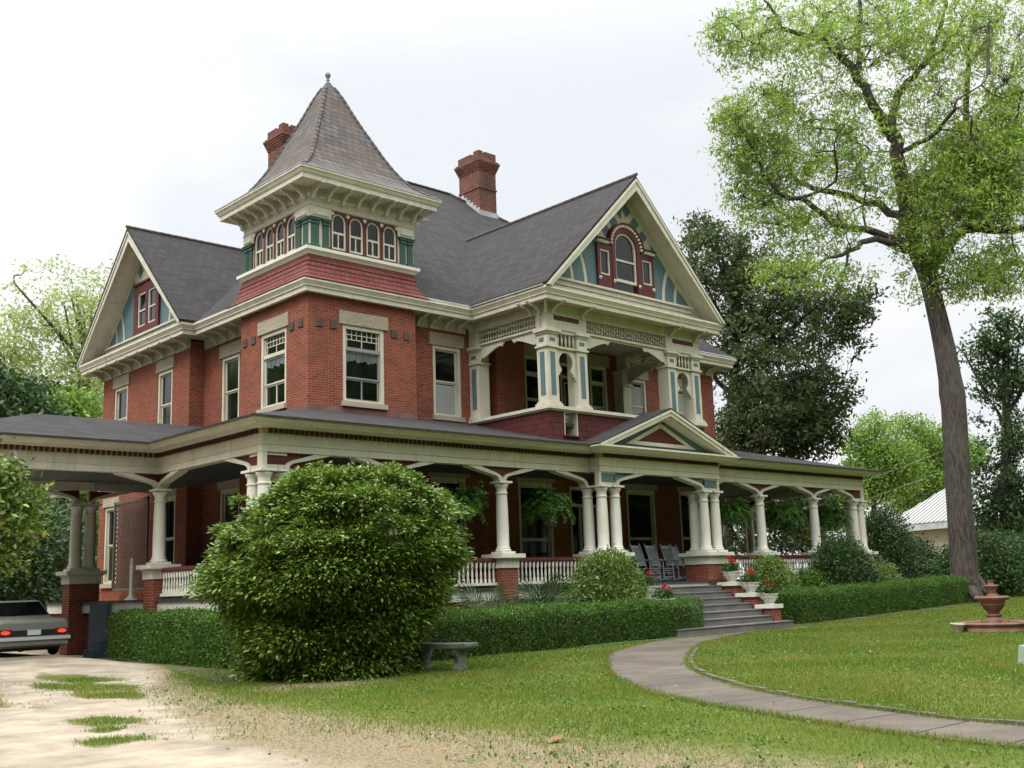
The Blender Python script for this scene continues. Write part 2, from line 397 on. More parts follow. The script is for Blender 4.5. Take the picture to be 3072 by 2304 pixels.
def inpoly(x, y, poly):
    c = np.zeros(x.shape, bool); n = len(poly)
    for i in range(n):
        x1, y1 = poly[i]; x2, y2 = poly[(i + 1) % n]
        c ^= ((y1 > y) != (y2 > y)) & (x < (x2 - x1) * (y - y1) / (y2 - y1 + 1e-12) + x1)
    return c
PATCH = [(-7.0, -3.2, .6, 1.7), (-7.6, -5.2, .75, 2.0), (-8.0, -7.2, .5, 1.0), (-9.7, -5.0, .55, 2.6), (-9.5, -10.6, .45, .7), (-10.2, -12.6, .5, .4), (-9.9, -11.6, .3, .3)]
def masks(x, y):
    d = drive_edge_x(y) - x                                    # >0 inside the drive
    sand = np.clip(.5 + d * .55, 0, 1)
    for cx, cy, rx, ry in PATCH:
        q = np.sqrt(((x - cx) / rx) ** 2 + ((y - cy) / ry) ** 2) * (1 + .22 * np.sin(4.1 * x + 1.7 * y) + .2 * np.sin(9 * x - 3.3 * y) + .15 * np.sin(17 * x + 6 * y)); sand = np.minimum(sand, np.clip(q * .62 - .12, 0, 1))
    pk = np.ones_like(x)
    for cx, cy, rx, ry in PATCH: pk = np.minimum(pk, np.clip(np.sqrt(((x - cx) / rx) ** 2 + ((y - cy) / ry) ** 2) - .35, 0, 1))
    w = np.interp(y, [-24, -16, -12, -8, -4, 2], [3.6, 2.9, 1.9, 1.2, .6, .2])
    bare = np.clip(.85 - np.clip(-d, 0, 99) / w * .55, 0, .62)
    bu = np.sqrt(((x + 5.2) / 1.3) ** 2 + ((y + 8.6) / .9) ** 2); bare = np.maximum(bare, np.clip(.75 - bu * .4, 0, .6))
    bare = bare * pk + .1 * (1 - pk)
    bare = np.where(y > 8, .6, bare)
    return sand, bare
def grid(name, xs, ys, mat, z=0, mask=None):
    X, Y = np.meshgrid(xs, ys); H = gh(X, Y) + z; nx, ny = len(xs), len(ys)
    vs = np.stack([X, Y, H], -1).reshape(-1, 3)
    idx = np.arange(nx * ny).reshape(ny, nx)
    f = np.stack([idx[:-1, :-1], idx[:-1, 1:], idx[1:, 1:], idx[1:, :-1]], -1).reshape(-1, 4)
    if mask is not None:
        cx = vs[f].mean(1); f = f[mask(cx[:, 0], cx[:, 1])]
    me = bpy.data.meshes.new(name); me.from_pydata(vs.tolist(), [], f.tolist()); me.update()
    s_, b_ = masks(vs[:, 0], vs[:, 1])
    for nm, a in (('sand', s_), ('bare', b_)):
        at = me.attributes.new(nm, 'FLOAT', 'POINT'); at.data.foreach_set('value', a.astype(np.float32))
    me.materials.append(MAT[mat]); me.polygons.foreach_set('use_smooth', [True] * len(me.polygons))
    o = bpy.data.objects.new(name, me); C.objects.link(o); return o
xs = np.concatenate([[-600, -200, -80, -40, -25], np.arange(-18, 16, .25), np.arange(16, 60, 2), [80, 150, 300, 700]])
ys = np.concatenate([[-300, -100, -50, -35, -28], np.arange(-24, 6, .25), np.arange(6, 60, 2), [80, 150, 300, 700]])
tag(grid('lawn', xs, ys, 'lawn_ground'), kind='structure')
# the sandy drive lies on the lawn as its own sheet
xd = np.arange(-30, -2.0, .2); yd = np.arange(-24, 34, .2)
tag(grid('driveway', xd, yd, 'lawn_ground', .004, lambda x, y: x < drive_edge_x(y) + 1.2), kind='structure')
pb = MB()
for (a, b_), (c, d) in zip(zip(SO, SI), zip(SO[1:], SI[1:])):
    q = [a, b_, d, c]; pb.add([(p[0], p[1], hz(*p) + .012) for p in q], [(0, 1, 2, 3)])
pb.k = 1
for i in (6, 13, 19, 24, 29, 33, 37, 41, 45, 49, 52):
    a, b_ = Vector(SO[i]), Vector(SI[i]); d = (b_ - a).normalized(); n = Vector((-d.y, d.x)) * .006; L_ = (b_ - a).length
    A_ = [a.lerp(b_, t_) + n * RNG.normal() * .8 for t_ in np.linspace(0, 1, 9)]
    for p, r in zip(A_, A_[1:]): pb.add([(p.x - n.x, p.y - n.y, .0155), (r.x - n.x, r.y - n.y, .0155), (r.x + n.x, r.y + n.y, .0155), (p.x + n.x, p.y + n.y, .0155)], [(0, 1, 2, 3)])
tag(pb.build('path', ['path_concrete', 'soil']), kind='structure')
pb = MB(); pb.add([(x, y, hz(x, y) + .012) for x, y in [(-3.45, 4.3), (-3.75, 4.3), (-4.35, .3), (-5.0, -2.9), (-5.95, -6.7), (-4.5, -6.2), (-4.2, 0)]], [(0, 1, 2, 3, 4, 5, 6)])
tag(pb.build('side_path', 'path_concrete'), kind='structure')
pb = MB(); pb.add([(x, y, hz(x, y) + .02) for x, y in [(-3.2, 2.0), (-8.5, 2.0), (-8.5, 3.0), (-3.2, 3.0)]] , [(0, 1, 2, 3)])
tag(pb.build('drive_apron', 'path_concrete'), kind='structure')
# far walk strip beyond the steps
pb = MB()
for i in range(12):
    x0, x1 = 13.2 + i * 1.6, 13.2 + (i + 1) * 1.6
    pb.box(x0, x1 - .02, -5.75 - .03 * i, -5.2 - .03 * i, hz(x0, -5) - .02, hz(x0, -5) + .035)
tag(pb.build('kerb_walk', 'path_concrete'), kind='structure')
# kerb on the inner edge of the curved path
kb = MB(); pts = SI[14:]
i = 0
while i < len(pts) - 1:
    a = Vector(pts[i]); b_ = Vector(pts[i + 1]); dd = (b_ - a); nrm = Vector((-dd.y, dd.x)).normalized()
    if nrm.x < 0: nrm = -nrm
    g_ = .012; a2 = a + dd * g_; b2 = b_ - dd * g_; h = .042 + random.uniform(-.010, .010)
    vs = [(a2.x, a2.y, 0), (b2.x, b2.y, 0), (b2.x + nrm.x * .085, b2.y + nrm.y * .085, 0), (a2.x + nrm.x * .085, a2.y + nrm.y * .085, 0)]
    vs = [(x, y, .005) for x, y, _ in vs] + [(x, y, h) for x, y, _ in vs]
    kb.add(vs, [(0, 3, 2, 1), (4, 5, 6, 7), (0, 1, 5, 4), (1, 2, 6, 5), (2, 3, 7, 6), (3, 0, 4, 7)]); i += 1
tag(kb.build('kerb', 'kerb_stone'), kind='structure')

# ================================================================== THE HOUSE
H = empty('victorian_house', (0, 0, 0), label='large red brick Victorian house with corner tower and wraparound porch', cat='house')
def wall(M, u0, u1, z0, z1, ops, mat='brick', th=.28, name='wall'):
    mb = MB(); us = sorted(set([u0, u1] + [v for o_ in ops for v in o_[:2] if u0 < v < u1]))
    for a, b_ in zip(us, us[1:]):
        cur = z0
        for o_ in sorted([o_ for o_ in ops if o_[0] < (a + b_) / 2 < o_[1]], key=lambda q: q[2]):
            if o_[2] > cur: mb.box(a, b_, -th, 0, cur, o_[2], M)
            cur = o_[3]
        if cur < z1: mb.box(a, b_, -th, 0, cur, z1, M)
    return mb.build(name, mat, H)
EP = .003
def window(M, u0, u1, z0, z1, lintel=.38, lext=.12, sill=.14, transom=0, leaded=False, split=False, rail=.5, blind=None, sashmat='cream', door=False, valance=False):
    """timber frame (part) > panes, sashes, stone lintel and sill (sub-parts)"""
    fr = MB(); cw = .11
    fr.box(u0, u0 + cw, -.14, -.02, z0, z1, M); fr.box(u1 - cw, u1, -.14, -.02, z0, z1, M)
    fr.box(u0 + cw, u1 - cw, -.14, -.02, z1 - cw, z1, M); fr.box(u0 + cw, u1 - cw, -.14, -.02, z0, z0 + .06, M)
    f = fr.build('window' if not door else 'door_frame', 'cream', H)
    a, b_ = u0 + cw + EP, u1 - cw - EP; zb, zt = z0 + .063, z1 - cw - EP
    zt2 = zt
    sh = MB()
    if transom:
        zt2 = zt - transom; sh.box(a, b_, -.13, -.04, zt2 - .1, zt2, M); zt2 -= .1
        q = MB(); q.box(a, b_, -.125, -.12, zt2 + .1, zt, M); q.build('pane', 'glass', f)
        if leaded:
            w = b_ - a; T0, T1 = zt2 + .1, zt; lead = MB()
            for k, uu in enumerate((.07, .35 / 1.0, .5, .65, .93)):
                zlo = T0 if k in (0, 2, 4) else T0 + (T1 - T0) * .45
                lead.box(a + w * uu - .012, a + w * uu + .012, -.119, -.10, zlo, T1, M)
            for uu in (.21, .79):
                lead.box(a + w * uu - .012, a + w * uu + .012, -.119, -.10, T0 + (T1 - T0) * .45, T1, M)
            for zz in (.45, .73):
                lead.box(a, b_, -.0985, -.094, T0 + (T1 - T0) * zz - .012, T0 + (T1 - T0) * zz + .012, M)
            for uu in (0, 1): lead.box(a + uu * (w - .03), a + uu * (w - .03) + .03, -.119, -.08, T0, T1, M)
            lead.build('leading', 'cream', f)
    zm = zb + (zt2 - zb) * rail; sw = .055
    for (p0, p1, w_) in ((zb, zm, -.115), (zm, zt2, -.085)):
        sh.box(a, a + sw, w_ - .03, w_, p0, p1, M); sh.box(b_ - sw, b_, w_ - .03, w_, p0, p1, M)
        sh.box(a + sw, b_ - sw, w_ - .03, w_, p1 - .045, p1, M); sh.box(a + sw, b_ - sw, w_ - .03, w_, p0, p0 + .045, M)
        if split and p0 == zb: sh.box((a + b_) / 2 - .02, (a + b_) / 2 + .02, w_ - .03, w_, p0 + .045, p1 - .045, M)
    sh.build('sash', sashmat, f)
    q = MB(); q.box(a + sw, b_ - sw, -.150, -.137, zb, zm, M); q.box(a + sw, b_ - sw, -.135, -.112, zm, zt2, M)
    q.build('pane', 'glass', f)
    if blind:                                 # blind seen through the glass, lower part
        q = MB(); nz_ = int((blind[1] - blind[0]) / .05)
        for k in range(nz_): q.box(a + sw + .01, b_ - sw - .01, -.134 if blind[0] < zm else -.11, -.105, blind[0] + k * .05, blind[0] + k * .05 + .043, M)
        q.build('blind', 'blind', f)
    if valance:
        q = MB(); n = 9; w = (b_ - a - 2 * sw) / n
        for k in range(n):
            q.box(a + sw + k * w, a + sw + (k + .94) * w, -.111, -.106 + .008 * (k % 2), zt2 - .30 + .03 * (k % 3), zt2 - .05, M)
        q.build('curtain', 'curtain', f)
    if lintel:
        q = MB(); q.box(u0 - lext, u1 + lext, -.2, .035, z1 + EP, z1 + lintel, M); lo = q.build('lintel', 'lintel_stone', f)
    if sill:
        q = MB(); q.box(u0 - .06, u1 + .06, -.2, .09, z0 - sill, z0 - EP, M); q.build('sill', 'tan_stone', f)
    return f

# ---- brick body.  tower 3.6 x 3.6 at the corner, main block behind it, shallow wing on the drive side
TWF = (1.10, 2.48, 6.53, 8.67)
wall(FRONT(0), 0, 3.6, 0, 9.62, [TWF, (1.05, 2.45, 2.1, 4.65)])
wall(LEFT(0), .28, 3.6, 0, 9.62, [TWF, (1.05, 2.45, 2.1, 4.65)])
mb = MB(); mb.box(3.32, 3.597, .28, .78, 0, 9.62); mb.build('wall', 'brick', H)
MO = [(4.62, 5.70, 6.50, 8.64), (8.36, 9.36, 6.5, 8.80), (10.0, 11.05, 6.18, 8.72), (11.42, 12.3, 6.5, 8.80), (13.36, 14.36, 6.6, 8.55), (15.9, 16.9, 6.6, 8.5),
      (4.46, 5.80, 1.95, 4.68), (7.92, 9.42, 1.45, 4.66), (10.2, 12.0, 1.45, 4.60), (12.98, 14.5, 1.6, 4.6), (15.85, 17.1, 1.6, 4.65)]
wall(FRONT(.5), 3.6, 18.3, 0, 9.36, MO)
wall(LEFT(.5), 3.6, 6.83, 0, 9.36, [(4.60, 5.70, 6.50, 8.64), (4.5, 5.7, 2.0, 4.6)])
LW = [(8.02, 9.08, 6.5, 8.70), (11.42, 12.52, 6.5, 8.70), (7.6, 8.8, 2.0, 4.6), (11.9, 13.0, 2.0, 4.6)]
wall(LEFT(0), 6.84, 13.5, 0, 9.36, LW)
mb = MB(); 
def boxes(name, mat, L, par=None, kind=None):
    for b_ in L:
        q = MB(); q.box(*b_[:6], *b_[6:]); q.build(name, mat, par or H)
boxes('wall', 'brick', [(.28, .8, 6.84, 7.1, 0, 9.36), (.28, .8, 13.2, 13.497, 0, 9.36), (.8, 18.0, 13.2, 13.497, 0, 9.36), (18.02, 18.3, .78, 13.5, 0, 9.36)])
# lean rear range of the ground floor on the drive side
# recessed pier of the upstairs porch
mb = MB(); mb.box(6.9, 8.1, .2, .497, 6.0, 9.2); mb.build('wall', 'brick', H)
# dark brick blocks let into the tower
for M_, U in ((FRONT(0), (.35, .80, 2.83, 3.27)), (LEFT(0), (.35, .82, 2.88, 3.35))):
    for u in U:
        q = MB()
        for a in (0, 1):
            for b_ in (0, 1): q.box(u - .11 + a * .112, u - .11 + a * .112 + .106, .0, .035, 8.50 + b_ * .112, 8.50 + b_ * .112 + .106, M_)
        q.build('brick_block', 'block_brick', H)
window(FRONT(0), *TWF, transom=.50, leaded=True, split=True, rail=.44, sashmat='grey_sash', valance=True, lext=.13)
window(LEFT(0), *TWF, transom=.50, leaded=True, split=True, rail=.44, valance=True, lext=.13)
window(FRONT(.5), *MO[0], blind=(6.62, 7.50), lext=.13)
window(FRONT(.5), *MO[1], transom=.42); window(FRONT(.5), *MO[3], transom=.42)
window(FRONT(.5), *MO[4], blind=(6.75, 8.35), lintel=.3); window(FRONT(.5), *MO[5], blind=(6.75, 8.3), lintel=.3)
window(LEFT(.5), 4.60, 5.70, 6.50, 8.64); window(LEFT(0), *LW[0]); window(LEFT(0), *LW[1])
window(FRONT(0), 1.05, 2.45, 2.1, 4.65, split=True); window(LEFT(0), 1.05, 2.45, 2.1, 4.65)
window(FRONT(.5), *MO[6], split=True, lintel=.3); window(FRONT(.5), *MO[7], lintel=.4, sill=0, rail=.45)
window(FRONT(.5), *MO[9], lintel=.4, rail=.45); window(FRONT(.5), *MO[10], lintel=.3, rail=.45)
window(LEFT(.5), 4.5, 5.7, 2.0, 4.6, lintel=.3); window(LEFT(0), *LW[2], lintel=.3); window(LEFT(0), *LW[3], lintel=.3)
# upstairs door and front door
def door(M, u0, u1, z0, z1, tr, lights=0):
    fr = MB(); fr.box(u0, u0 + .1, -.14, -.02, z0, z1, M); fr.box(u1 - .1, u1, -.14, -.02, z0, z1, M)
    fr.box(u0 + .1, u1 - .1, -.14, -.02, z1 - .1, z1, M); fr.box(u0 + .1, u1 - .1, -.14, -.02, tr, tr + .09, M)
    a, b_ = u0 + .1, u1 - .1
    if lights:
        fr.box(a + lights, a + lights + .08, -.14, -.03, z0, tr, M); fr.box(b_ - lights - .08, b_ - lights, -.14, -.03, z0, tr, M)
    f = fr.build('door_frame', 'cream', H)
    q = MB(); q.box(a, b_, -.13, -.11, tr + .09, z1 - .1, M)
    if lights:
        q.box(a, a + lights, -.13, -.11, z0 + 1.1, tr, M); q.box(b_ - lights, b_, -.13, -.11, z0 + 1.1, tr, M)
    q.build('pane', 'glass', f)
    if lights:
        q = MB()
        for s0 in (a, b_ - lights):
            q.box(s0, s0 + lights, -.13, -.09, z0, z0 + 1.1, M)
            for k in (0, 1): q.box(s0 + .05 + k * .16, s0 + .18 + k * .16, -.09, -.07, z0 + .72, z0 + 1.0, M)
        q.build('side_panel', 'maroon', f); a += lights + .08; b_ -= lights + .08
    d = MB(); d.box(a, b_, -.12, -.07, z0, tr, M); dd = d.build('door', 'door_maroon', H)
    q = MB(); w = b_ - a
    for p0, p1, r0, r1 in ((.14, .86, .36, .93), (.14, .86, .06, .30)):
        x0, x1, y0, y1 = a + w * p0, a + w * p1, z0 + (tr - z0) * r0, z0 + (tr - z0) * r1
        for bx in ((x0, x1, y1 - .03, y1), (x0, x1, y0, y0 + .03), (x0, x0 + .03, y0 + .03, y1 - .03), (x1 - .03, x1, y0 + .03, y1 - .03)):
            q.box(bx[0], bx[1], -.07, -.045, bx[2], bx[3], M)
    q.build('moulding', 'cream', dd)
    q = MB(); q.box(a + w * .18, a + w * .82, -.069, -.06, z0 + (tr - z0) * .39, z0 + (tr - z0) * .91, M); q.build('pane', 'glass', dd)
    q = MB(); q.lathe((0, 0, 0), [(.012, 0), (.03, .03), (.012, .07)], 10, lambda x, y, z: M(a + .09 + x, -.07 + z, z0 + 1.0 + y)); q.build('handle', 'chrome', dd)
    return f
door(FRONT(.5), *MO[2], tr=8.2); door(FRONT(.5), *MO[8], tr=3.95, lights=.36)

# ---- main cornice with mitred corners, soffit, frieze board
CP = [(18.85, 13.5), (18.85, -.3), (13.7, -.3), (13.7, -3.5), (5.5, -3.5), (5.5, -.3), (-.3, -.3), (-.3, 6.05), (-.7, 6.05), (-.7, 14.2), (3, 14.2)]
ZB, ZT = 9.38, 9.72
mb = MB(); mb.sweep(CP, [(-.11, ZB), (-.11, ZB + .12), (-.07, ZB + .14), (-.07, ZB + .17), (-.02, ZB + .25), (0, ZB + .27), (0, ZT), (-.22, ZT), (-.22, ZB)])
mb.build('cornice', 'cream', H)
mb = MB()
for b_ in ((5.65, 13.55, -3.35, -.05), (5.655, 13.545, -.048, .495), (18.35, 18.7, -.15, 13.4), (13.55, 18.35, -.15, .498), (3.63, 5.65, -.15, .498), (-.15, -.02, .1, 6.2), (-.02, .495, 3.63, 6.81), (-.55, -.02, 6.2, 14.05)):
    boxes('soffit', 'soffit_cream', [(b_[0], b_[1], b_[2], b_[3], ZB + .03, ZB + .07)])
mb = MB(); fz0, fz1 = 9.12, ZB + .03
boxes('frieze_board', 'cream', [(3.603, 5.9, .45, .4985, fz0, fz1), (13.3, 18.34, .45, .4985, fz0, fz1), (.45, .4985, 3.603, 6.79, fz0, fz1), (-.05, -.0015, 6.8, 13.54, fz0, fz1)])
# ---- scrolled eaves brackets (one mesh, copied)
def bracket_mesh(name, L, Hh, w=.09):
    q = MB()
    P = [(0, 0), (0, -Hh), (.06 * L / .6, -Hh), (.10, -Hh + .04), (.10, -Hh + .10), (.17, -Hh * .55), (.25, -Hh * .38), (L * .55, -Hh * .3), (L * .60, -Hh * .38), (L * .68, -Hh * .36), (L * .70, -Hh * .22),
         (L * .78, -Hh * .26), (L * .84, -Hh * .22), (L * .86, -Hh * .12), (L * .94, -Hh * .15), (L, -Hh * .10), (L, 0)]
    q.prism(P, -w / 2, w / 2, lambda u, w_, z: (u, w_, z)); return q
def bracket(x, y, z, rz, proto):
    o = proto.copy(); C.objects.link(o); o.parent = H; o.location = (x, y, z); o.rotation_euler = (0, 0, rz); return o
bk = bracket_mesh('bracket', .60, .30).build('bracket', 'cream', H); bk.location = (4.0, .448, fz1 - .002); bk.rotation_euler = (0, 0, -math.pi / 2)
for x in (4.5, 5.05, 5.55, 14.2, 15.4, 16.6, 17.8): bracket(x, .448, fz1 - .002, -math.pi / 2, bk)
for y in (4.1, 4.7, 5.3, 5.9): bracket(.448, y, fz1 - .002, math.pi, bk)
for y in np.arange(6.9, 13.6, .82): bracket(-.052, y, fz1 - .002, math.pi, bk)
# ---- roofs
main_ = MB(); zr = 17.65
A0 = (-.27, -.27, ZT + .005); B0 = (18.82, -.27, ZT + .005); Rl = (9.0, 8.95, zr); Rr = (12.5, 8.95, zr); K1 = (14.9, 7.05, 16.05); C0 = (18.82, 14.2, ZT + .005); D0 = (-.27, 14.2, ZT + .005)
main_.add([A0, B0, K1, Rr, Rl, C0, D0, (14.9, 11, 16.05)], [(0, 1, 2, 3, 4), (1, 5, 7, 2), (2, 7, 3), (5, 6, 4, 3, 7), (6, 0, 4), (0, 6, 5, 1)])
RO = main_.build('roof', 'roof_shingle', H)
GX0, GX1, GXc, GZ = 5.5, 13.7, 9.6, 13.88
def gable_roof(M, u0, u1, zb, zpk, w0, w1, th=.07):     # two sloping slabs; w outward from M plane
    q = MB(); uc = (u0 + u1) / 2; s = (zpk - zb) / (uc - u0); k = th * math.sqrt(1 + s * s)
    q.prism([(u0, zb), (u0, zb - .0), (uc, zpk), (uc, zpk + k), (u0 - .03, zb + k - .03)], w0, w1, M)
    q.prism([(u1, zb), (uc + .001, zpk), (uc + .001, zpk + k), (u1 + .03, zb + k - .03)], w0, w1, M)
    return q
gable_roof(FRONT(-3.55), 5.5, 13.7, ZT + .01, 13.80, 0, -9.5).build('roof', 'roof_shingle', H)
gable_roof(LEFT(-.76), 6.05, 14.2, ZT + .01, 13.72, 0, -5.8).build('roof', 'roof_shingle', H)
# eave flashing strips
mb = MB(); mb.sweep([(5.48, -3.4), (5.48, -.28), (3.85, -.28)], [(.02, ZT + .01), (.02, ZT + .045), (-.07, ZT + .085), (-.07, ZT + .01)]); mb.build('eave_flashing', 'flashing', H)
mb = MB(); mb.sweep([(18.83, 2), (18.83, -.3), (13.75, -.3)], [(.01, ZT + .01), (.01, ZT + .04), (-.09, ZT + .085), (-.09, ZT + .01)]); mb.build('eave_flashing', 'flashing', H)
# ridge caps
for P in (((9.6, -3.6, 13.93), (9.6, 4.6, 13.93)), ((9.0, 8.95, 17.70), (12.5, 8.95, 17.70)), ((-.8, 10.125, 13.85), (4.9, 10.125, 13.85)), ((12.5, 8.95, 17.69), (14.9, 7.05, 16.09))):
    q = MB(); a = Vector(P[0]); b_ = Vector(P[1]); n = int((b_ - a).length / .3)
    for k in range(n): q.tube([a.lerp(b_, k / n), a.lerp(b_, (k + 1.03) / n)], [.055, .045], 6)
    q.build('ridge_cap', 'slate', RO)
# ---- gable fronts
def gable_front(M, u0, u1, wall_w, rake_w, zpk, arched, M0):
    """M0: plane at the eaves face; wall_w, rake_w outward offsets of tympanum and bargeboard"""
    uc = (u0 + u1) / 2; s = (zpk - ZT) / (uc - u0)
    q = MB(); bd = .36                                       # bargeboards
    for sg in (-1, 1):
        e_ = lambda t_: uc + sg * t_
        h = uc - u0
        q.prism([(e_(0), zpk - .005), (e_(h), ZT - .0), (e_(h - bd * .62 / s), ZT), (e_(0), zpk - bd * 1.05)], rake_w - .05, rake_w, M)
        q.prism([(e_(0), zpk - .005), (e_(h), ZT), (e_(h - .10), ZT), (e_(0), zpk - .11)], rake_w + .002, rake_w + .035, M)
    g = q.build('gable', 'cream', H)
    q = MB()                                                 # sloping soffit under the rakes
    for sg in (-1, 1):
        h = uc - u0 - .08
        q.prism([(uc, zpk - .03 - .05), (uc + sg * h, ZT - .0), (uc + sg * (h - .04), ZT), (uc, zpk - .03 - .1)], wall_w - .02, rake_w - .055, M)
    q.build('rake_soffit', 'cream', g)
    q = MB(); q.prism([(u0 + .1, ZT + .0), (u1 - .1, ZT), (uc, zpk - .12)], wall_w - .1, wall_w, M); q.build('tympanum', 'cream', g)
    q = MB(); zl = 10.24                                     # base board and ledge
    q.box(u0 + .60, u1 - .60, wall_w, wall_w + .05, ZT + .02, zl - .22, M); q.box(u0 + .95, u1 - .95, wall_w, wall_w + .08, zl - .215, zl - .07, M)
    q.box(u0 + 1.0, u1 - 1.0, wall_w, wall_w + .15, zl - .067, zl, M); q.build('ledge', 'cream', g)
    # teal field panels between cream arcs
    zb = zl + .07; h = uc - u0; q = MB(); q2 = MB()
    rk = lambda d: zpk - .42 * s - d * s                     # inner rake line height at distance d from centre
    hm = (1.30 if arched else 1.0)
    dr = (zpk - .42 * s - zb) / s; a0 = dr + .72             # arc centre
    def region(r0, r1, dmin):
        outl = []; inn = []
        for t_ in np.linspace(0, math.pi / 2, 40):
            for r, L_ in ((r0, inn), (r1, outl)):
                d = a0 - r * math.cos(t_); z = zb + r * math.sin(t_)
                if z <= rk(d) + 1e-6 and d >= dmin and d <= dr + .01: L_.append((d, z))
        return inn, outl
    for r0, r1 in ((.2, 1.36), (1.50, 1.93), (2.08, 9)):
        for sg in (-1, 1):
            poly = []
            if r1 < 9:
                inn, outl = region(r0, r1, 0)
                if r0 < .3: poly = outl + [(dr, zb)]
                else: poly = outl + inn[::-1]
            else:
                inn, _ = region(r0, r0, hm); poly = [(hm, rk(hm)), (hm, zb)] + inn
                if inn: poly = poly
            poly = [(uc + sg * d, z) for d, z in poly]
            if len(poly) > 2: q.prism(poly, wall_w + .001, wall_w + .014, M)
    # chequers beside the rake above
    if True:
        sv = math.sqrt(1 + s * s)
        for sg in (-1, 1):
            for k in range(5):
                d0 = .20 + k * .36; dd = .215
                if d0 + dd > (hm + .05): break
                zA, zB_ = rk(d0), rk(d0 + dd)
                n_ = (.34 if sg > 0 else .46)                # depth of the block, square to the rake
                nx, nz_ = -n_ * s / sv, -n_ / sv
                poly = [(uc + sg * d0, zA), (uc + sg * (d0 + dd), zB_), (uc + sg * (d0 + dd + nx), zB_ + nz_), (uc + sg * (d0 + nx), zA + nz_)]
                if d0 + nx < -.02: poly = [(uc + sg * d0, zA), (uc + sg * (d0 + dd), zB_), (uc + sg * max(d0 + dd + nx, 0), zB_ + nz_), (uc + sg * .0, zA - .16)]
                q.prism(poly, wall_w + .001, wall_w + .013, M)
    q.build('panel', 'teal', g)
    return g, uc
GF = FRONT(-2.9)
g, uc = gable_front(GF, 5.5, 13.7, 0, .65, 13.80, True, None)
def arcpts(cx, cz, r, a0, a1, n): return [(cx + r * math.cos(a0 + (a1 - a0) * i / n), cz + r * math.sin(a0 + (a1 - a0) * i / n)) for i in range(n + 1)]
cx, cz = 9.56, 11.66
q = MB(); ow = .02
for a, b_ in ((8.26, 8.90), (10.22, 10.88)):                # side lights
    q.box(a, a + .12, 0, .10, 10.26, 11.62, GF); q.box(b_ - .08, b_, 0, .10, 10.26, 11.62, GF)
    q.box(a + .12, b_ - .08, 0, .10, 11.47, 11.62, GF); q.box(a + .12, b_ - .08, 0, .10, 10.26, 10.65, GF)
q.box(8.903, 9.06, 0, .12, 10.26, cz, GF); q.box(10.06, 10.217, 0, .12, 10.26, cz, GF)
q.strip(arcpts(cx, cz, .50, 0, math.pi, 20), arcpts(cx, cz, .66, 0, math.pi, 20), 0, .12, GF)
q.strip(arcpts(cx, cz, .76, 0, math.pi, 20), arcpts(cx, cz, .81, 0, math.pi, 20), 0, .20, GF)
q.box(8.20, 8.79, 0, .2, 11.75, 11.79, GF); q.box(10.33, 10.94, 0, .2, 11.75, 11.79, GF)
wf = q.build('window', 'maroon', H)
q = MB()
for k in range(19):
    a = math.pi * (k + .5) / 19; Mx = lambda u, w, z, a=a: GF(cx + (z + .71) * math.cos(a) - u * math.sin(a), w, cz + (z + .71) * math.sin(a) + u * math.cos(a))
    q.box(-.035, .035, 0, .17, -.045, .045, Mx)
for k in range(6):
    for x0 in (8.24, 10.36): q.box(x0 + k * .095, x0 + k * .095 + .055, 0, .17, 11.645, 11.735, GF)
q.build('dentil', 'cream', wf)
q = MB(); q.strip(arcpts(cx, cz, .435, 0, math.pi, 20), arcpts(cx, cz, .497, 0, math.pi, 20), .0, .07, GF)
q.box(9.063, 9.13, 0, .07, 10.55, cz, GF); q.box(9.99, 10.057, 0, .07, 10.55, cz, GF); q.box(9.13, 9.99, 0, .07, 10.55, 10.64, GF); q.box(9.13, 9.99, 0, .055, 11.22, 11.28, GF)
for a, b_ in ((8.38, 8.82), (10.34, 10.80)):
    q.box(a, a + .05, 0, .07, 10.655, 11.465, GF); q.box(b_ - .05, b_, 0, .07, 10.655, 11.465, GF); q.box(a + .05, b_ - .05, 0, .07, 11.41, 11.465, GF); q.box(a + .05, b_ - .05, 0, .07, 10.655, 10.71, GF)
q.build('sash', 'cream', wf)
q = MB(); q.prism([(9.131, 10.641), (9.989, 10.641)] + arcpts(cx, cz, .433, 0, math.pi, 20), .002, .02, GF)
q.box(8.43, 8.77, .002, .02, 10.71, 11.41, GF); q.box(10.39, 10.75, .002, .02, 10.71, 11.41, GF); q.box(9.07, 10.05, .002, .02, 10.27, 10.549, GF); q.build('pane', 'glass', wf)
for x in (8.33, 8.98, 10.14, 10.81):
    q = MB(); q.lathe((0, 0, 0), [(.06, 0), (.06, .03), (.04, .05), (.02, .055), (.03, .07), (.0, .08)], 14, lambda a, b_, c, x=x: GF(x + a, .10 + c, 10.52 + b_)); q.build('rosette', 'cream', wf, True)
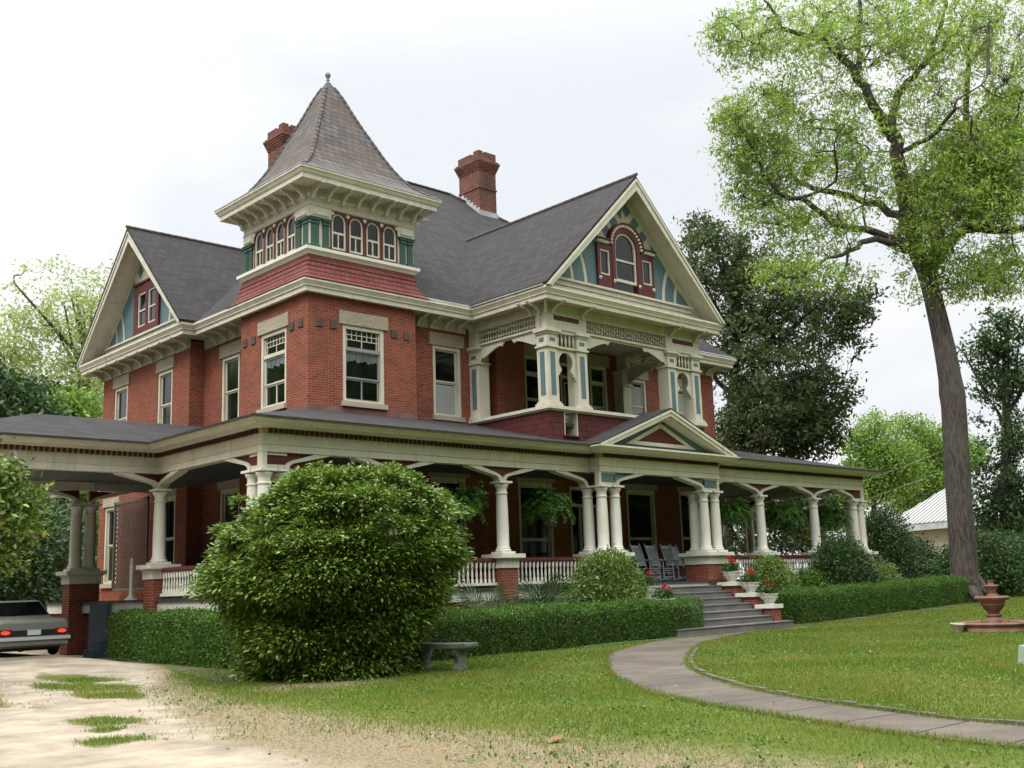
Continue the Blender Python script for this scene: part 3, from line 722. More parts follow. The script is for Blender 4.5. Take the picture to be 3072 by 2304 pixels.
# left gable
GL = LEFT(0.0)
g2, uc2 = gable_front(GL, 6.05, 14.2, 0, .71, 13.72, False, None)
q = MB(); L0, L1 = 9.0, 10.9
for a, b_ in ((L0, 9.22), (9.83, 10.0), (10.62, L1)): q.box(a, b_, 0, .1, 10.26, 12.0, GL)
q.box(9.22, 9.83, 0, .1, 11.70, 12.0, GL); q.box(10.0, 10.62, 0, .1, 11.70, 12.0, GL); q.box(9.22, 9.83, 0, .1, 10.26, 10.5, GL); q.box(10.0, 10.62, 0, .1, 10.26, 10.5, GL)
q.box(8.95, 10.95, 0, .16, 12.003, 12.06, GL); w2 = q.build('window', 'maroon', H)
q = MB(); p = MB()
for a, b_ in ((9.223, 9.827), (10.003, 10.617)):
    for bx in ((a, a + .06, 10.5, 11.7), (b_ - .06, b_, 10.5, 11.7), (a + .06, b_ - .06, 11.64, 11.7), (a + .06, b_ - .06, 10.5, 10.56), (a + .06, b_ - .06, 11.05, 11.1)): q.box(bx[0], bx[1], 0, .07, bx[2], bx[3], GL)
    p.box(a + .06, b_ - .06, .002, .02, 10.56, 11.64, GL)
q.build('sash', 'cream', w2); p.build('pane', 'glass', w2)

# ---- chimneys
def chimney(x0, x1, y0, y1, zb, zt, loc_roof=True):
    q = MB(); q.box(x0, x1, y0, y1, zb, zt - 1.65)
    h = zt - 1.65
    def lay(e_, a, b_): q.box(x0 - e_, x1 + e_, y0 - e_, y1 + e_, a, b_)
    lay(.03, h, h + .07); lay(0, h + .07, zt - .85)
    for k in range(5): lay(.025 + .03 * k, zt - .85 + .085 * k, zt - .85 + .085 * (k + 1))
    lay(.10, zt - .425, zt - .36)
    lay(.02, zt - .36, zt - .12)
    n = 4; 
    q.box(x0 - .02, x0 + .22, y0 - .02, y0 + .3, zt - .12, zt); q.box(x0 + .34, x1 + .02, y0 - .02, y1 + .02, zt - .12, zt)
    q.box(x0 - .02, x0 + .3, y0 + .5, y1 + .02, zt - .12, zt - .05)
    return q.build('chimney', 'chimney_brick', RO)
ch = chimney(13.05, 13.98, 7.72, 9.0, 14.5, 19.40)
q = MB(); sl = .859
q.add([(13.0, 7.66, 16.50), (13.98, 7.66, 16.50), (13.98, 7.70, 16.74), (13.0, 7.70, 16.74)], [(0, 1, 2, 3)]); q.box(13.0, 14.0, 7.66, 7.705, 16.5, 16.76)
for k in range(6): q.box(13.0, 13.045, 7.72 + k * .19, 7.72 + k * .19 + .185, 16.55 + k * .16, 16.88 + k * .16)
q.build('chimney_flashing', 'flashing', RO)
chimney(4.85, 5.8, 9.5, 10.6, 12.5, 18.95)

# ---- tower top
def ring(e): return [(3.6 + e, 3.6 + e), (3.6 + e, -e), (-e, -e), (-e, 3.6 + e)]
mb = MB(); prof = [(-.05, 10.47), (0, 10.47), (.02, 10.34), (.05, 10.2), (.09, 10.05), (.14, 9.92), (.21, 9.81), (.30, 9.73), (.30, 9.70), (-.05, 9.70)]
mb.sweep(ring(0), prof, True); mb.build('shingle_skirt', 'red_shingle', H)
mb = MB()
for k, (d, z) in enumerate([(.305, 9.735), (.17, 9.875), (.105, 10.01), (.065, 10.15), (.037, 10.29)]):
    mb.sweep(ring(0), [(d - .05, z + .012), (d - .02, z + .012), (d + .012, z - .004), (d + .012, z - .012), (d - .05, z - .012)], True)
mb.build('shingle_edge', 'maroon', H)
mb = MB(); mb.sweep(ring(0), [(-.4, 10.473), (.02, 10.473), (.05, 10.52), (.09, 10.56), (.12, 10.58), (.12, 10.67), (-.4, 10.67)], True); mb.build('ledge', 'white', H)
I0, I1 = .10, 3.66
TR = [(I1, I1), (I1, I0), (I0, I0), (I0, I1)]
mb = MB(); mb.box(I0 + .14, I1 - .14, I0 + .14, I1 - .14, 10.6, 12.4); mb.build('wall', 'cream', H)
mb = MB(); mb.sweep(TR, [(-.2, 11.89), (.02, 11.89), (.05, 11.92), (.02, 11.93), (.02, 12.14), (.05, 12.15), (.08, 12.19), (.08, 12.43), (-.2, 12.43)], True); mb.build('frieze', 'cream', H)
mb = MB(); mb.sweep(ring(.55), [(-.7, 12.40), (-.06, 12.40), (-.06, 12.52), (-.02, 12.55), (.02, 12.63), (.05, 12.65), (.05, 12.71), (-.7, 12.71)], True); mb.build('cornice', 'cream', H)
mb = MB(); mb.sweep(ring(.60), [(-.04, 12.712), (.015, 12.712), (.015, 12.735), (-.04, 12.745)], True); mb.build('eave_flashing', 'flashing', H)
tb = bracket_mesh('bracket', .56, .34, .085).build('bracket', 'cream', H); tb.location = (.14, I0 - .083, 12.398); tb.rotation_euler = (0, 0, -math.pi / 2)
for k in range(1, 8): bracket(.14 + k * .49, I0 - .083, 12.398, -math.pi / 2, tb)
for k in range(8): bracket(I0 - .083, .20 + k * .48, 12.398, math.pi, tb)
for k in range(8): bracket(I1 + .083, .20 + k * .48, 12.398, 0, tb)
# arcaded lights on three sides
def arcade(M):
    W0, W1 = .70, 3.02                                    # maroon field
    cs = [.97, 1.56, 2.15, 2.74]; r = .185; zs = 11.60
    q = MB(); us = [W0]
    for c in cs: us += [c - r - .05, c + r + .05]
    us.append(W1)
    for k in range(0, len(us), 2): q.box(us[k], us[k + 1], -.02, .07, 10.78, zs, M)
    for c in cs:                                           # spandrels around each arch
        a_ = arcpts(c, zs, r + .05, 0, math.pi, 14)
        q.strip(a_, [(x, 11.885) for x, z in a_], -.02, .07, M)
        q.strip(arcpts(c, zs, r + .05, 0, math.pi, 14), arcpts(c, zs, r + .085, 0, math.pi, 14), .07, .10, M)
    for k in range(0, len(us), 2): q.box(us[k], us[k + 1], -.02, .069, zs, 11.885, M)
    q.box(W0, W1, -.02, .05, 10.67, 10.78, M)
    f = q.build('window', 'maroon', H)
    q = MB(); p = MB(); p2 = MB()
    for c in cs:
        q.strip(arcpts(c, zs, r, 0, math.pi, 14), arcpts(c, zs, r + .047, 0, math.pi, 14), .0, .055, M)
        q.box(c - r - .047, c - r, 0, .055, 10.80, zs, M); q.box(c + r, c + r + .047, 0, .055, 10.80, zs, M)
        q.box(c - r, c + r, 0, .05, 11.24, 11.30, M); q.box(c - r, c + r, 0, .05, 10.80, 10.85, M); q.box(c - .018, c + .018, 0, .04, 10.85, 11.24, M)
        p.prism([(c - r, 11.30), (c + r, 11.30)] + arcpts(c, zs, r, 0, math.pi, 14), .0, .018, M); p.box(c - r, c + r, -.0, .012, 10.85, 11.24, M)
    q.build('sash', 'cream', f); p.build('pane', 'glass', f)
    for u in [W0 + .05] + [(a + b_) / 2 for a, b_ in zip(cs, cs[1:])] + [W1 - .05]:
        q = MB(); q.lathe((0, 0, 0), [(.06, 0), (.06, .02), (.045, .035), (.0, .04)], 14, lambda a, b_, c, u=u: M(u + a, .07 + c, 11.80 + b_)); q.build('rosette', 'cream', f)
    for u, w in ((.02, .30), (.42, .23), (3.09, .23), (3.36, .23)):       # green pilasters
        if M(0, 0, 0)[0] > 3 and u < .1: u = .05
        q = MB(); q.box(u, u + w, -.02, .12, 10.673, 10.80, M); q.box(u + .02, u + w - .02, -.02, .095, 10.80, 11.40, M)
        q.box(u - .0, u + w + .0, -.02, .13, 11.40, 11.44, M); q.box(u + .01, u + w - .01, -.02, .10, 11.44, 11.50, M); q.box(u - .015, u + w + .015, -.02, .14, 11.50, 11.545, M); q.box(u - .03, u + w + .03, -.02, .16, 11.545, 11.58, M)
        for k in (.30, .62): q.box(u + w * k, u + w * k + .02, .095, .105, 10.86, 11.34, M)
        q.build('pilaster', 'green_paint', H)
    for u0, u1 in ((.0, .70), (3.02, 3.62)):
        q = MB(); q.box(u0, u1, -.02, .10, 11.585, 11.887, M); q.box(u0 + .07, u1 - .06, .10, .115, 11.64, 11.83, M); q.box(u0 + .09, u1 - .08, .115, .13, 11.66, 11.81, M)
        q.box(u0, u1, -.02, .04, 10.675, 11.583, M)
        q.build('corner_block', 'cream', H)
arcade(lambda u, w, z: (I0 - .0 + u * .985, I0 + .13 - w - .06, z))
arcade(lambda u, w, z: (I0 + .13 - w - .062, I0 + .003 + u * .985, z))
# flared slate roof, finial
q = MB(); ccx = 1.84; pr_ = [(2.40, 12.725), (2.30, 12.79), (2.05, 12.95), (1.83, 13.13), (1.60, 13.40), (1.38, 13.76), (1.18, 14.15), (.94, 14.68), (.70, 15.20), (.50, 15.68), (.325, 16.12), (.16, 16.46), (.05, 16.68)]
vs = []; fs = []
for w_, z in pr_: vs += [(ccx - w_, ccx - w_, z), (ccx + w_, ccx - w_, z), (ccx + w_, ccx + w_, z), (ccx - w_, ccx + w_, z)]
for i in range(len(pr_) - 1):
    for k in range(4): fs.append((4 * i + k, 4 * i + (k + 1) % 4, 4 * i + 4 + (k + 1) % 4, 4 * i + 4 + k))
fs += [(3, 2, 1, 0), tuple(4 * (len(pr_) - 1) + k for k in range(4))]
q.add(vs, fs); TRf = q.build('tower_roof', 'slate', H)
for sx, sy in ((-1, -1), (1, -1), (-1, 1)):
    q = MB(); pp = []
    n_ = 22; W_ = [p[0] for p in pr_][::-1]; Z_ = [p[1] for p in pr_][::-1]
    for k in range(n_):
        z0 = 12.80 + (16.5 - 12.80) * k / n_; z1 = z0 + (16.5 - 12.80) / n_ * 1.05
        a = np.interp(z0, [p[1] for p in pr_], [p[0] for p in pr_]); b_ = np.interp(z1, [p[1] for p in pr_], [p[0] for p in pr_])
        q.tube([(ccx + sx * a, ccx + sy * a, z0), (ccx + sx * b_, ccx + sy * b_, z1)], [.055, .04], 6)
    q.build('hip_tile', 'slate', TRf)
q = MB(); q.lathe((ccx, ccx, 16.40), [(.20, -.08), (.12, .12), (.055, .26), (.04, .36), (.06, .36), (.04, .40), (.055, .45), (.085, .50), (.09, .54), (.06, .60), (.0, .62)], 12); q.build('finial', 'copper', TRf, True)

# ---- upstairs porch (balcony) under the front gable
bx0, bx1, by = 6.05, 13.05, -2.9
BF = FRONT(by); BLf = LEFT(bx0); BRt = lambda u, w, z: (bx1 + w, u, z)
def bsides(f): f(BF, bx0, bx1); 
q = MB(); q.box(bx0, 6.62, -.12, 0, 5.25, 6.29, BF); q.box(7.18, bx1, -.12, 0, 5.25, 6.29, BF); q.box(6.62, 7.18, -.12, 0, 5.25, 5.62, BF)
q.box(by + .12, .497, -.12, 0, 5.25, 6.29, BLf); q.box(by + .12, .497, -.12, 0, 5.25, 6.29, BRt); q.build('shingle_apron', 'maroon_shingle', H)
q = MB(); q.box(6.58, 7.22, -.1, .06, 5.58, 5.62, BF); q.build('scupper_sill', 'maroon', H)
q = MB(); q.box(7.14, 7.178, -.5, -.005, 5.62, 6.28, BF); q.box(6.622, 6.66, -.5, -.005, 5.62, 6.28, BF); q.build('scupper', 'cream', H)
q = MB(); q.sweep([(bx1, .49), (bx1, by), (bx0, by), (bx0, .49)], [(-.3, 6.292), (.03, 6.292), (.05, 6.32), (.10, 6.34), (.10, 6.43), (-.3, 6.43)]); q.build('ledge', 'cream', H)
q = MB(); q.box(bx0 + .13, bx1 - .13, by + .13, .49, 5.9, 6.0); q.build('balcony_floor', 'floor_grey', H)
q = MB(); q.box(bx0 + .1, bx1 - .1, by + .1, .49, 9.27, 9.31); q.build('balcony_ceiling', 'cream', H)
def post(M, u0, w, teal_sides, wd=.42):
    """square panelled post; M maps (u, outward, z)"""
    q = MB(); u1 = u0 + w
    q.box(u0 - .08, u1 + .08, -wd - .06, .07, 6.433, 6.50, M); q.box(u0 - .04, u1 + .04, -wd - .03, .035, 6.50, 6.56, M)
    q.box(u0, u1, -wd, 0, 6.56, 8.13, M); q.box(u0 - .05, u1 + .05, -wd - .03, .05, 8.13, 8.19, M); q.box(u0 + .0, u1 - .0, -wd + .0, .012, 8.19, 8.52, M)
    q.box(u0 - .04, u1 + .04, -wd - .02, .05, 8.52, 8.58, M); q.box(u0 - .09, u1 + .09, -wd - .05, .10, 8.58, 8.68, M)
    p = q.build('post', 'cream', H)
    q = MB(); q.box(u0 + w * .27, u1 - w * .27, 0, .006, 6.74, 8.00, M); q.box(u0 + w * .25, u1 - w * .25, .012, .018, 8.30, 8.41, M)
    q.build('panel', 'teal', p); return p
for u in (bx0, 7.27, 11.41, 12.63): post(BF, u, .42, 1)
for M_ in (BLf,):
    q = MB(); q.box(by + .115, by + .305, 0.001, .007, 6.74, 8.0, M_); q.box(by + .12, by + .30, .0, .018, 8.30, 8.41, M_); q.build('panel', 'teal', H)
    post(M_, .08, .42, 1)
post(BRt, .08, .42, 1)
# entablature of the balcony
def entab(M, u0, u1, opens):
    q = MB(); prev = u0
    for a, b_ in opens + [(u1, u1)]:
        if a > prev: q.box(prev, a, -.22, .01, 8.68, 9.18, M)
        if b_ > a: q.box(a, b_, -.18, -.0, 8.68, 8.74, M); q.box(a, b_, -.18, -.0, 9.13, 9.18, M)
        prev = b_
    q.box(u0, u1, -.22, .02, 9.18, 9.40, M)
    return q.build('entablature', 'cream', H)
entab(BF, bx0, bx1, [(7.72, 11.38)]); entab(BLf, by + .23, .49, [(by + .42, .06)]); entab(BRt, by + .23, .49, [(by + .42, .06)])
def ball_spindle(q, M, u, z0, z1, mode):
    pr = [(.012, 0)]; h = z1 - z0
    for f in mode: pr += [(.012, h * f - .042), (.03, h * f - .03), (.042, h * f), (.03, h * f + .03), (.012, h * f + .042)]
    pr += [(.012, h)]
    q.lathe((0, 0, 0), pr, 8, lambda a, b_, c: M(u + a, -.07 + b_, z0 + c))
def screen(M, u0, u1, pat):
    q = MB(); n = int((u1 - u0) / .112)
    for k in range(n): ball_spindle(q, M, u0 + (k + .5) * (u1 - u0) / n, 8.74, 9.13, pat(k, n))
    return q.build('spindle_screen', 'cream', H, True)
screen(BLf, by + .42, .06, lambda k, n: (.25, .72)); screen(BRt, by + .42, .06, lambda k, n: (.25, .72))
screen(BF, 7.72, 11.38, lambda k, n: (.28, .68) if (k // 2) % 2 == 0 else (.45, .80) if k % 2 else (.2, .55))
def scallop(M, u0, u1, zt=8.68, mid=True):      # pair of cut-out spandrels meeting a straight head
    L = (u1 - u0); q = MB(); hL = L / 2 - .10
    P = [(0, 8.10), (.02, 8.20), (.07, 8.24), (.07, 8.28), (.22, 8.30), (.45, 8.40), (.70, 8.49), (.86, 8.535), (.98, 8.53), (1.0, 8.50), (1.03, 8.50), (1.04, 8.55), (1.08, 8.57)]
    k = hL / 1.12 if hL < 1.15 else 1
    P = [(a * k, b_) for a, b_ in P] + [(1.1 * k, 8.63), (1.1 * k, zt - .001)]
    for sg, o_ in ((1, u0), (-1, u1)):
        q.strip([(o_ + sg * a, b_) for a, b_ in P[:-1]], [(o_ + sg * a, zt - .002) for a, b_ in P[:-1]], -.12, -.06, M)
    q.box(u0 + 1.1 * k, u1 - 1.1 * k, -.12, -.06, 8.63, zt - .002, M)
    return q.build('spandrel', 'cream', H)
scallop(BF, 7.69, 11.41); scallop(BLf, by + .42, .08); scallop(BRt, by + .42, .08)
# keyhole screens between paired posts, with turned spindles above
for a, b_ in ((bx0 + .42, 7.27), (11.83, 12.63)):
    c = (a + b_) / 2; r = .285; zc = 7.76; hw = (b_ - a) / 2
    q = MB(); ang = arcpts(c, zc, r, R_(-50), R_(90), 12)
    for sg in (1, -1):
        A_ = [(c + sg * (x - c), z) for x, z in ang]; B_ = [(c + sg * hw, z) for x, z in ang]
        q.strip(A_, B_, -.12, -.07, BF)
        nk = r * math.cos(R_(-50)); z0 = zc + r * math.sin(R_(-50))
        q.prism([(c + sg * nk, z0), (c + sg * hw, z0), (c + sg * hw, z0 - .28), (c + sg * (hw - .04), z0 - .27), (c + sg * (hw - .05), z0 - .2), (c + sg * (hw - .12), z0 - .18), (c + sg * (hw - .13), z0 - .1), (c + sg * (nk + .02), z0 - .07)], -.12, -.07, BF)
    q.box(a, b_, -.12, -.07, zc + r, 8.13, BF); q.box(a, b_, -.12, -.0, 8.13, 8.19, BF); q.box(a, b_, -.12, -.02, 8.58, 8.677, BF)
    ks = q.build('keyhole_screen', 'cream', H)
    q = MB()
    for k in range(5):
        u = a + (k + .5) * (b_ - a) / 5
        q.lathe((0, 0, 0), [(.018, 0), (.018, .05), (.028, .06), (.018, .08), (.04, .18), (.035, .24), (.018, .31), (.028, .33), (.018, .35), (.018, .39)], 8, lambda x, y, z, u=u: BF(u + x, -.06 + y, 8.19 + z))
    q.build('spindle', 'cream', ks, True)
    q = MB(); q.box(a - .12, b_ + .12, .011, .02, 8.95, 9.09, BF); q.build('panel', 'maroon', H)
for x, y, rz in ((6.27, by - .01, -90), (7.50, by - .01, -90), (11.6, by - .01, -90), (12.84, by - .01, -90), (bx0 - .01, by + .2, 180), (bx0 - .01, by + .55, 180), (bx0 - .01, .3, 180), (bx0 + .02, by + .02, -135)):
    bracket(x, y, ZB + .028, R_(rz), bk)

paint('band_paint', (.27, .14, .115), .8, .25)
q = MB(); q.box(-.012, 3.612, 0, .012, 6.0, 6.36, FRONT(0)); q.build('wall_band', 'band_paint', H)
q = MB(); q.box(.0, 3.6, 0, .012, 6.0, 6.36, LEFT(0)); q.build('wall_band', 'band_paint', H)
q = MB(); q.box(3.62, 6.0, 0, .012, 6.1, 6.40, FRONT(.5)); q.build('wall_band', 'band_paint', H)
# ---- wraparound porch: roof, entablature, ceiling, floor
PP = [(22.3, 10), (22.3, -3), (-3, -3), (-3, 9.5)]
q = MB(); q.sweep(PP, [(.66, 5.24), (.66, 5.285), (-4.0, 6.47), (-4.0, 6.40)]); q.build('porch_roof', 'roof_shingle', H)
q = MB()                                                    # porte-cochere hip roof
e0, e1, zE = 1.55, 7.65, 5.29; xl = -8.45; rz_ = 6.29; ym = (e0 + e1) / 2
q.add([(xl, e0, zE), (-3.0, e0, zE), (.2, ym, rz_), (xl + 3.05, ym, rz_), (xl, e1, zE), (-3.0, e1, zE), (xl, e0, zE - .045), (-3.0, e0, zE - .045), (xl, e1, zE - .045), (-3.0, e1, zE - .045)],
      [(0, 1, 2, 3), (0, 3, 4), (4, 3, 2, 5), (0, 6, 7, 1), (0, 4, 8, 6), (4, 5, 9, 8), (6, 8, 9, 7), (1, 7, 9, 5, 2)]); q.build('porch_roof', 'roof_shingle', H)
EPATH = [(22.3, 10), (22.3, -3), (12.8, -3), (12.8, -3.4), (7.45, -3.4), (7.45, -3), (-3, -3), (-3, 2.2), (-8.0, 2.2), (-8.0, 7.0), (-3, 7.0), (-3, 9.5)]
q = MB(); q.sweep(EPATH, [(-.16, 4.57), (.10, 4.57), (.10, 4.725), (.125, 4.735), (.125, 4.755), (.105, 4.76), (.105, 4.97), (-.16, 4.97)]); q.build('entablature', 'cream', H)
q = MB(); q.sweep(EPATH, [(-.1, 4.972), (.13, 4.972), (.13, 5.085), (-.1, 5.085)]); q.build('dentil_band', 'dentil_tan', H)
q = MB(); q.sweep(EPATH, [(-.1, 5.087), (.22, 5.087), (.26, 5.11), (.40, 5.115), (.48, 5.125), (.50, 5.16), (.56, 5.20), (.61, 5.215), (.61, 5.245), (-.1, 5.245)]); q.build('crown', 'cream', H)
q = MB()
for a, b_ in zip(EPATH, EPATH[1:]):
    a = Vector(a); b_ = Vector(b_); L = (b_ - a).length; d = (b_ - a) / L; n = Vector((-d.y, d.x)); cnt = max(int((L + .1) / .135), 2)
    if a.x > 22 and b_.x > 22 or a.y > 8: continue
    for k in range(cnt):
        c = a + d * (L * (k + .5) / cnt) + n * .16
        hx, hy = (.034, .03) if abs(d.x) > .5 else (.03, .034)
        q.box(c.x - hx, c.x + hx, c.y - hy, c.y + hy, 4.975, 5.083)
tag(q.build('dentil', 'dentil_brown', H), kind='stuff')
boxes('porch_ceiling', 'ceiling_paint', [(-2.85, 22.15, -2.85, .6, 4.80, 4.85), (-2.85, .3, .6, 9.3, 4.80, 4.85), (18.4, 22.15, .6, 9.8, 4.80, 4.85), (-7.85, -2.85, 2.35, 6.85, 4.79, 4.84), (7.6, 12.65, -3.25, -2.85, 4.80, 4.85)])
FZ = 1.44
q = MB(); q.box(-3.16, 22.46, -3.16, .49, FZ - .06, FZ); q.box(-3.16, .0, .49, 9.4, FZ - .06, FZ); q.box(18.35, 22.46, .49, 10, FZ - .06, FZ); q.box(7.55, 12.7, -3.62, -3.16, FZ - .06, FZ); q.build('porch_floor', 'floor_grey', H)
q = MB(); q.sweep([(22.3, 10), (22.3, -3), (12.85, -3)], [(.03, 1.12), (.10, 1.12), (.10, FZ - .062), (.03, FZ - .062)])
q.sweep([(7.4, -3), (-3, -3), (-3, 9.4)], [(.03, 1.12), (.10, 1.12), (.10, FZ - .062), (.03, FZ - .062)]); q.box(7.6, 12.65, -3.58, -3.5, 1.27, FZ - .062); q.build('skirt_board', 'white', H)
q = MB(); q.sweep([(22.3, 10), (22.3, -3), (-3, -3), (-3, 9.4)], [(-.2, 0), (.0, 0), (.0, 1.2), (-.2, 1.2)]); q.build('foundation', 'brick', H)
# pedestals, columns, brackets
def pedestal(cx, cy, wx=.26, wy=.26, zb=0):
    q = MB(); q.box(cx - wx, cx + wx, cy - wy, cy + wy, zb, 1.93); o = q.build('pedestal', 'brick', H)
    q = MB()
    for e_, a, b_ in ((.03, 1.932, 2.14), (.06, 2.14, 2.16), (.09, 2.16, 2.185), (.15, 2.185, 2.29)): q.box(cx - wx - e_, cx + wx + e_, cy - wy - e_, cy + wy + e_, a, b_)
    q.build('cap', 'white', o)
    q = MB(); q.box(cx - wx - .015, cx + wx + .015, cy - wy - .015, cy + wy + .015, 1.915, 1.931); q.build('trim', 'dark_trim', o)
def col_mb():
    q = MB(); q.box(-.225, .225, -.225, .225, 2.293, 2.355)
    q.lathe((0, 0, 0), [(.205, 2.357), (.215, 2.385), (.205, 2.41), (.18, 2.42), (.185, 2.445), (.175, 2.46), (.162, 2.50), (.162, 3.0), (.155, 3.5), (.143, 3.84), (.165, 3.855), (.165, 3.885), (.143, 3.90), (.143, 3.99), (.155, 4.02), (.19, 4.075), (.195, 4.11), (.17, 4.13)], 24)
    q.box(-.21, .21, -.21, .21, 4.132, 4.19); return q
colp = col_mb().build('column', 'white', H, True); CN = [colp]
def column(x, y, first=False):
    o = colp if first else colp.copy()
    if not first: C.objects.link(o); o.parent = H
    o.location = (x, y, 0); return o
def arm(M, u, sg, L=1.18, half=.12, colr='maroon', w=-.05, th=.13, straight=.0):
    """curved Y bracket arm from a column head to the beam, with a painted board behind"""
    out_ = [(half, 4.192), (half, 4.25), (half + .03, 4.29), (half + .10, 4.33), (half + .23, 4.36), (L * .98, 4.535), (L, 4.568)]
    inn = [(half - .12, 4.192), (half - .115, 4.25), (half - .09, 4.30), (half - .03, 4.35), (half + .08, 4.40), (L * .60, 4.54), (L * .65, 4.568)]
    q = MB(); f = lambda P: [(u + sg * a, b_) for a, b_ in P]
    q.strip(f(out_), f(inn), w - th, w + th, M); o = q.build('arch_brace', 'cream', H)
    q = MB(); q.prism(f([(0, 4.23), (half - .115, 4.25), (half - .09, 4.30), (half - .03, 4.35), (half + .08, 4.40), (L * .60, 4.545), (0, 4.567)]), w - .03, w + .06, M); q.build('panel', colr, o)
YF = FRONT(-3.0); XL = LEFT(-3.0)
colp.location = (4.04, -3, 0)
for x in (.55, 15.7, 19.0): column(x, -3)
for x in (.55, 4.04, 15.7, 19.0): pedestal(x, -3); arm(YF, x, 1); arm(YF, x, -1)
# corner cluster
def cluster(pts, ped, arms, post_=None):
    for x, y in pts: column(x, y)
    pedestal(*ped)
    for a in arms: arm(*a[:3], **a[3])
cluster([(-2.98, -2.98), (-2.52, -2.98), (-2.98, -2.52)], (-2.75, -2.75, .46, .46), [(YF, -2.52, 1, {}), (XL, -2.52, 1, {})])
q = MB(); q.box(-3.10, -2.98, -.11, .1, 4.195, 4.565, YF); q.box(-2.98, -2.45, -.04, .05, 4.195, 4.29, YF); q.box(-2.98, -2.45, -.04, .05, 4.50, 4.565, YF)
q.box(-2.98, -2.45, -.04, .05, 4.195, 4.29, XL); q.box(-2.98, -2.45, -.04, .05, 4.50, 4.565, XL); q.box(-2.98, -2.88, -.04, .101, 4.195, 4.565, XL); q.build('corner_block', 'cream', H)
q = MB(); q.box(-2.98, -2.40, -.02, .02, 4.29, 4.50, YF); q.box(-2.88, -2.40, -.02, .02, 4.29, 4.50, XL); q.build('panel', 'maroon', H)
PF = FRONT(-3.4)
cluster([(7.50, -3.38), (8.05, -3.38), (7.40, -2.93)], (7.72, -3.16, .50, .44), [(PF, 8.05, 1, dict(colr='teal', L=1.25)), (YF, 7.30, -1, dict(L=1.3))])
cluster([(12.72, -3.38), (12.15, -3.38), (12.22, -2.93)], (12.42, -3.16, .50, .44), [(PF, 12.15, -1, dict(colr='teal', L=1.25)), (YF, 12.75, 1, dict(L=.9))])
for a, b_, c_ in ((7.42, 8.05, 7.34), (12.15, 12.83, 12.80)):
    q = MB(); t2 = MB(); q.box(c_, c_ + .10, -.10, .07, 4.195, 4.565, PF)
    q.box(a, b_, -.04, .05, 4.195, 4.27, PF); q.box(a, b_, -.04, .05, 4.52, 4.565, PF); t2.box(a + .08, b_ - .05, -.02, .03, 4.27, 4.52, PF)
    q.build('corner_block', 'cream', H); t2.build('panel', 'teal', H)
cluster([(22.2, -2.98), (21.72, -2.98), (22.2, -2.5)], (21.98, -2.75, .46, .46), [(YF, 21.72, -1, {})])
q = MB(); q.box(22.2, 22.38, -.11, .1, 4.195, 4.565, YF); q.box(21.7, 22.2, -.04, .05, 4.195, 4.27, YF); q.build('corner_block', 'cream', H)
q = MB(); q.box(21.7, 22.2, -.02, .03, 4.27, 4.565, YF); q.build('panel', 'maroon', H)
# drive-side columns and the porte-cochere
XR = lambda u, w, z: (22.3 + w, u, z)
cluster([(-2.98, 2.2)], (-2.98, 2.2, .26, .26), [(XL, 2.2, -1, {}), (FRONT(2.2), -2.98, -1, {})])
cluster([(-3.25, 7.0), (-2.85, 7.0)], (-3.05, 7.0, .42, .26), [(FRONT(7.0), -3.2, -1, {}), (FRONT(7.0), -2.9, 1, {})])
cluster([(-7.9, 2.2), (-7.9, 2.65)], (-7.9, 2.42, .26, .46), [(FRONT(2.2), -7.9, 1, {})])
cluster([(-7.9, 7.0)], (-7.9, 7.0, .26, .26), [(FRONT(7.0), -7.9, 1, {})])
cluster([(22.2, 2.0)], (22.2, 2.0, .26, .26), [(XR, 2.0, -1, {}), (XR, 2.0, 1, {})]); cluster([(22.2, 6.5)], (22.2, 6.5, .26, .26), [(XR, 6.5, -1, {})])
# balustrades, each baluster a mesh of its own
def bal_mb():
    q = MB(); q.lathe((0, 0, 0), [(.036, 1.57), (.036, 1.665), (.02, 1.675), (.03, 1.69), (.02, 1.705), (.032, 1.73), (.026, 1.80), (.017, 1.91), (.03, 1.93), (.018, 1.945), (.033, 1.955), (.036, 2.06), (.036, 2.11)], 8); return q
BP = None
def balustrade(M, u0, u1, single=False):
    global BP
    q = MB(); q.box(u0, u1, -.05, .05, 2.112, 2.20, M); q.box(u0, u1, -.035, .035, 2.08, 2.112, M); o = q.build('balustrade', 'rail_maroon', H)
    q = MB(); q.box(u0, u1, -.07, .07, 1.50, 1.568, M); q.build('bottom_rail', 'white', o)
    n = int((u1 - u0) / .142); P = [M(u0 + (k + .5) * (u1 - u0) / n, 0, 0) for k in range(n)]
    if single:
        q = MB()
        for p in P: q.lathe((p[0], p[1], 0), [(.036, 1.57), (.036, 1.665), (.02, 1.69), (.03, 1.73), (.017, 1.91), (.036, 1.96), (.036, 2.11)], 6)
        tag(q.build('baluster', 'white', o), kind='stuff'); return
    for p in P:
        if BP is None: BP = bal_mb().build('baluster', 'white', o, True); b_ = BP
        else: b_ = BP.copy(); C.objects.link(b_); b_.parent = o
        b_.location = (p[0], p[1], 0)
balustrade(YF, .85, 3.75); balustrade(YF, 4.33, 7.2); balustrade(XL, -2.2, 1.9); balustrade(YF, -2.25, .27, True)
balustrade(YF, 12.95, 15.4, True); balustrade(YF, 16.0, 18.7, True); balustrade(YF, 19.3, 21.5, True); balustrade(XR, -2.2, 1.7, True)
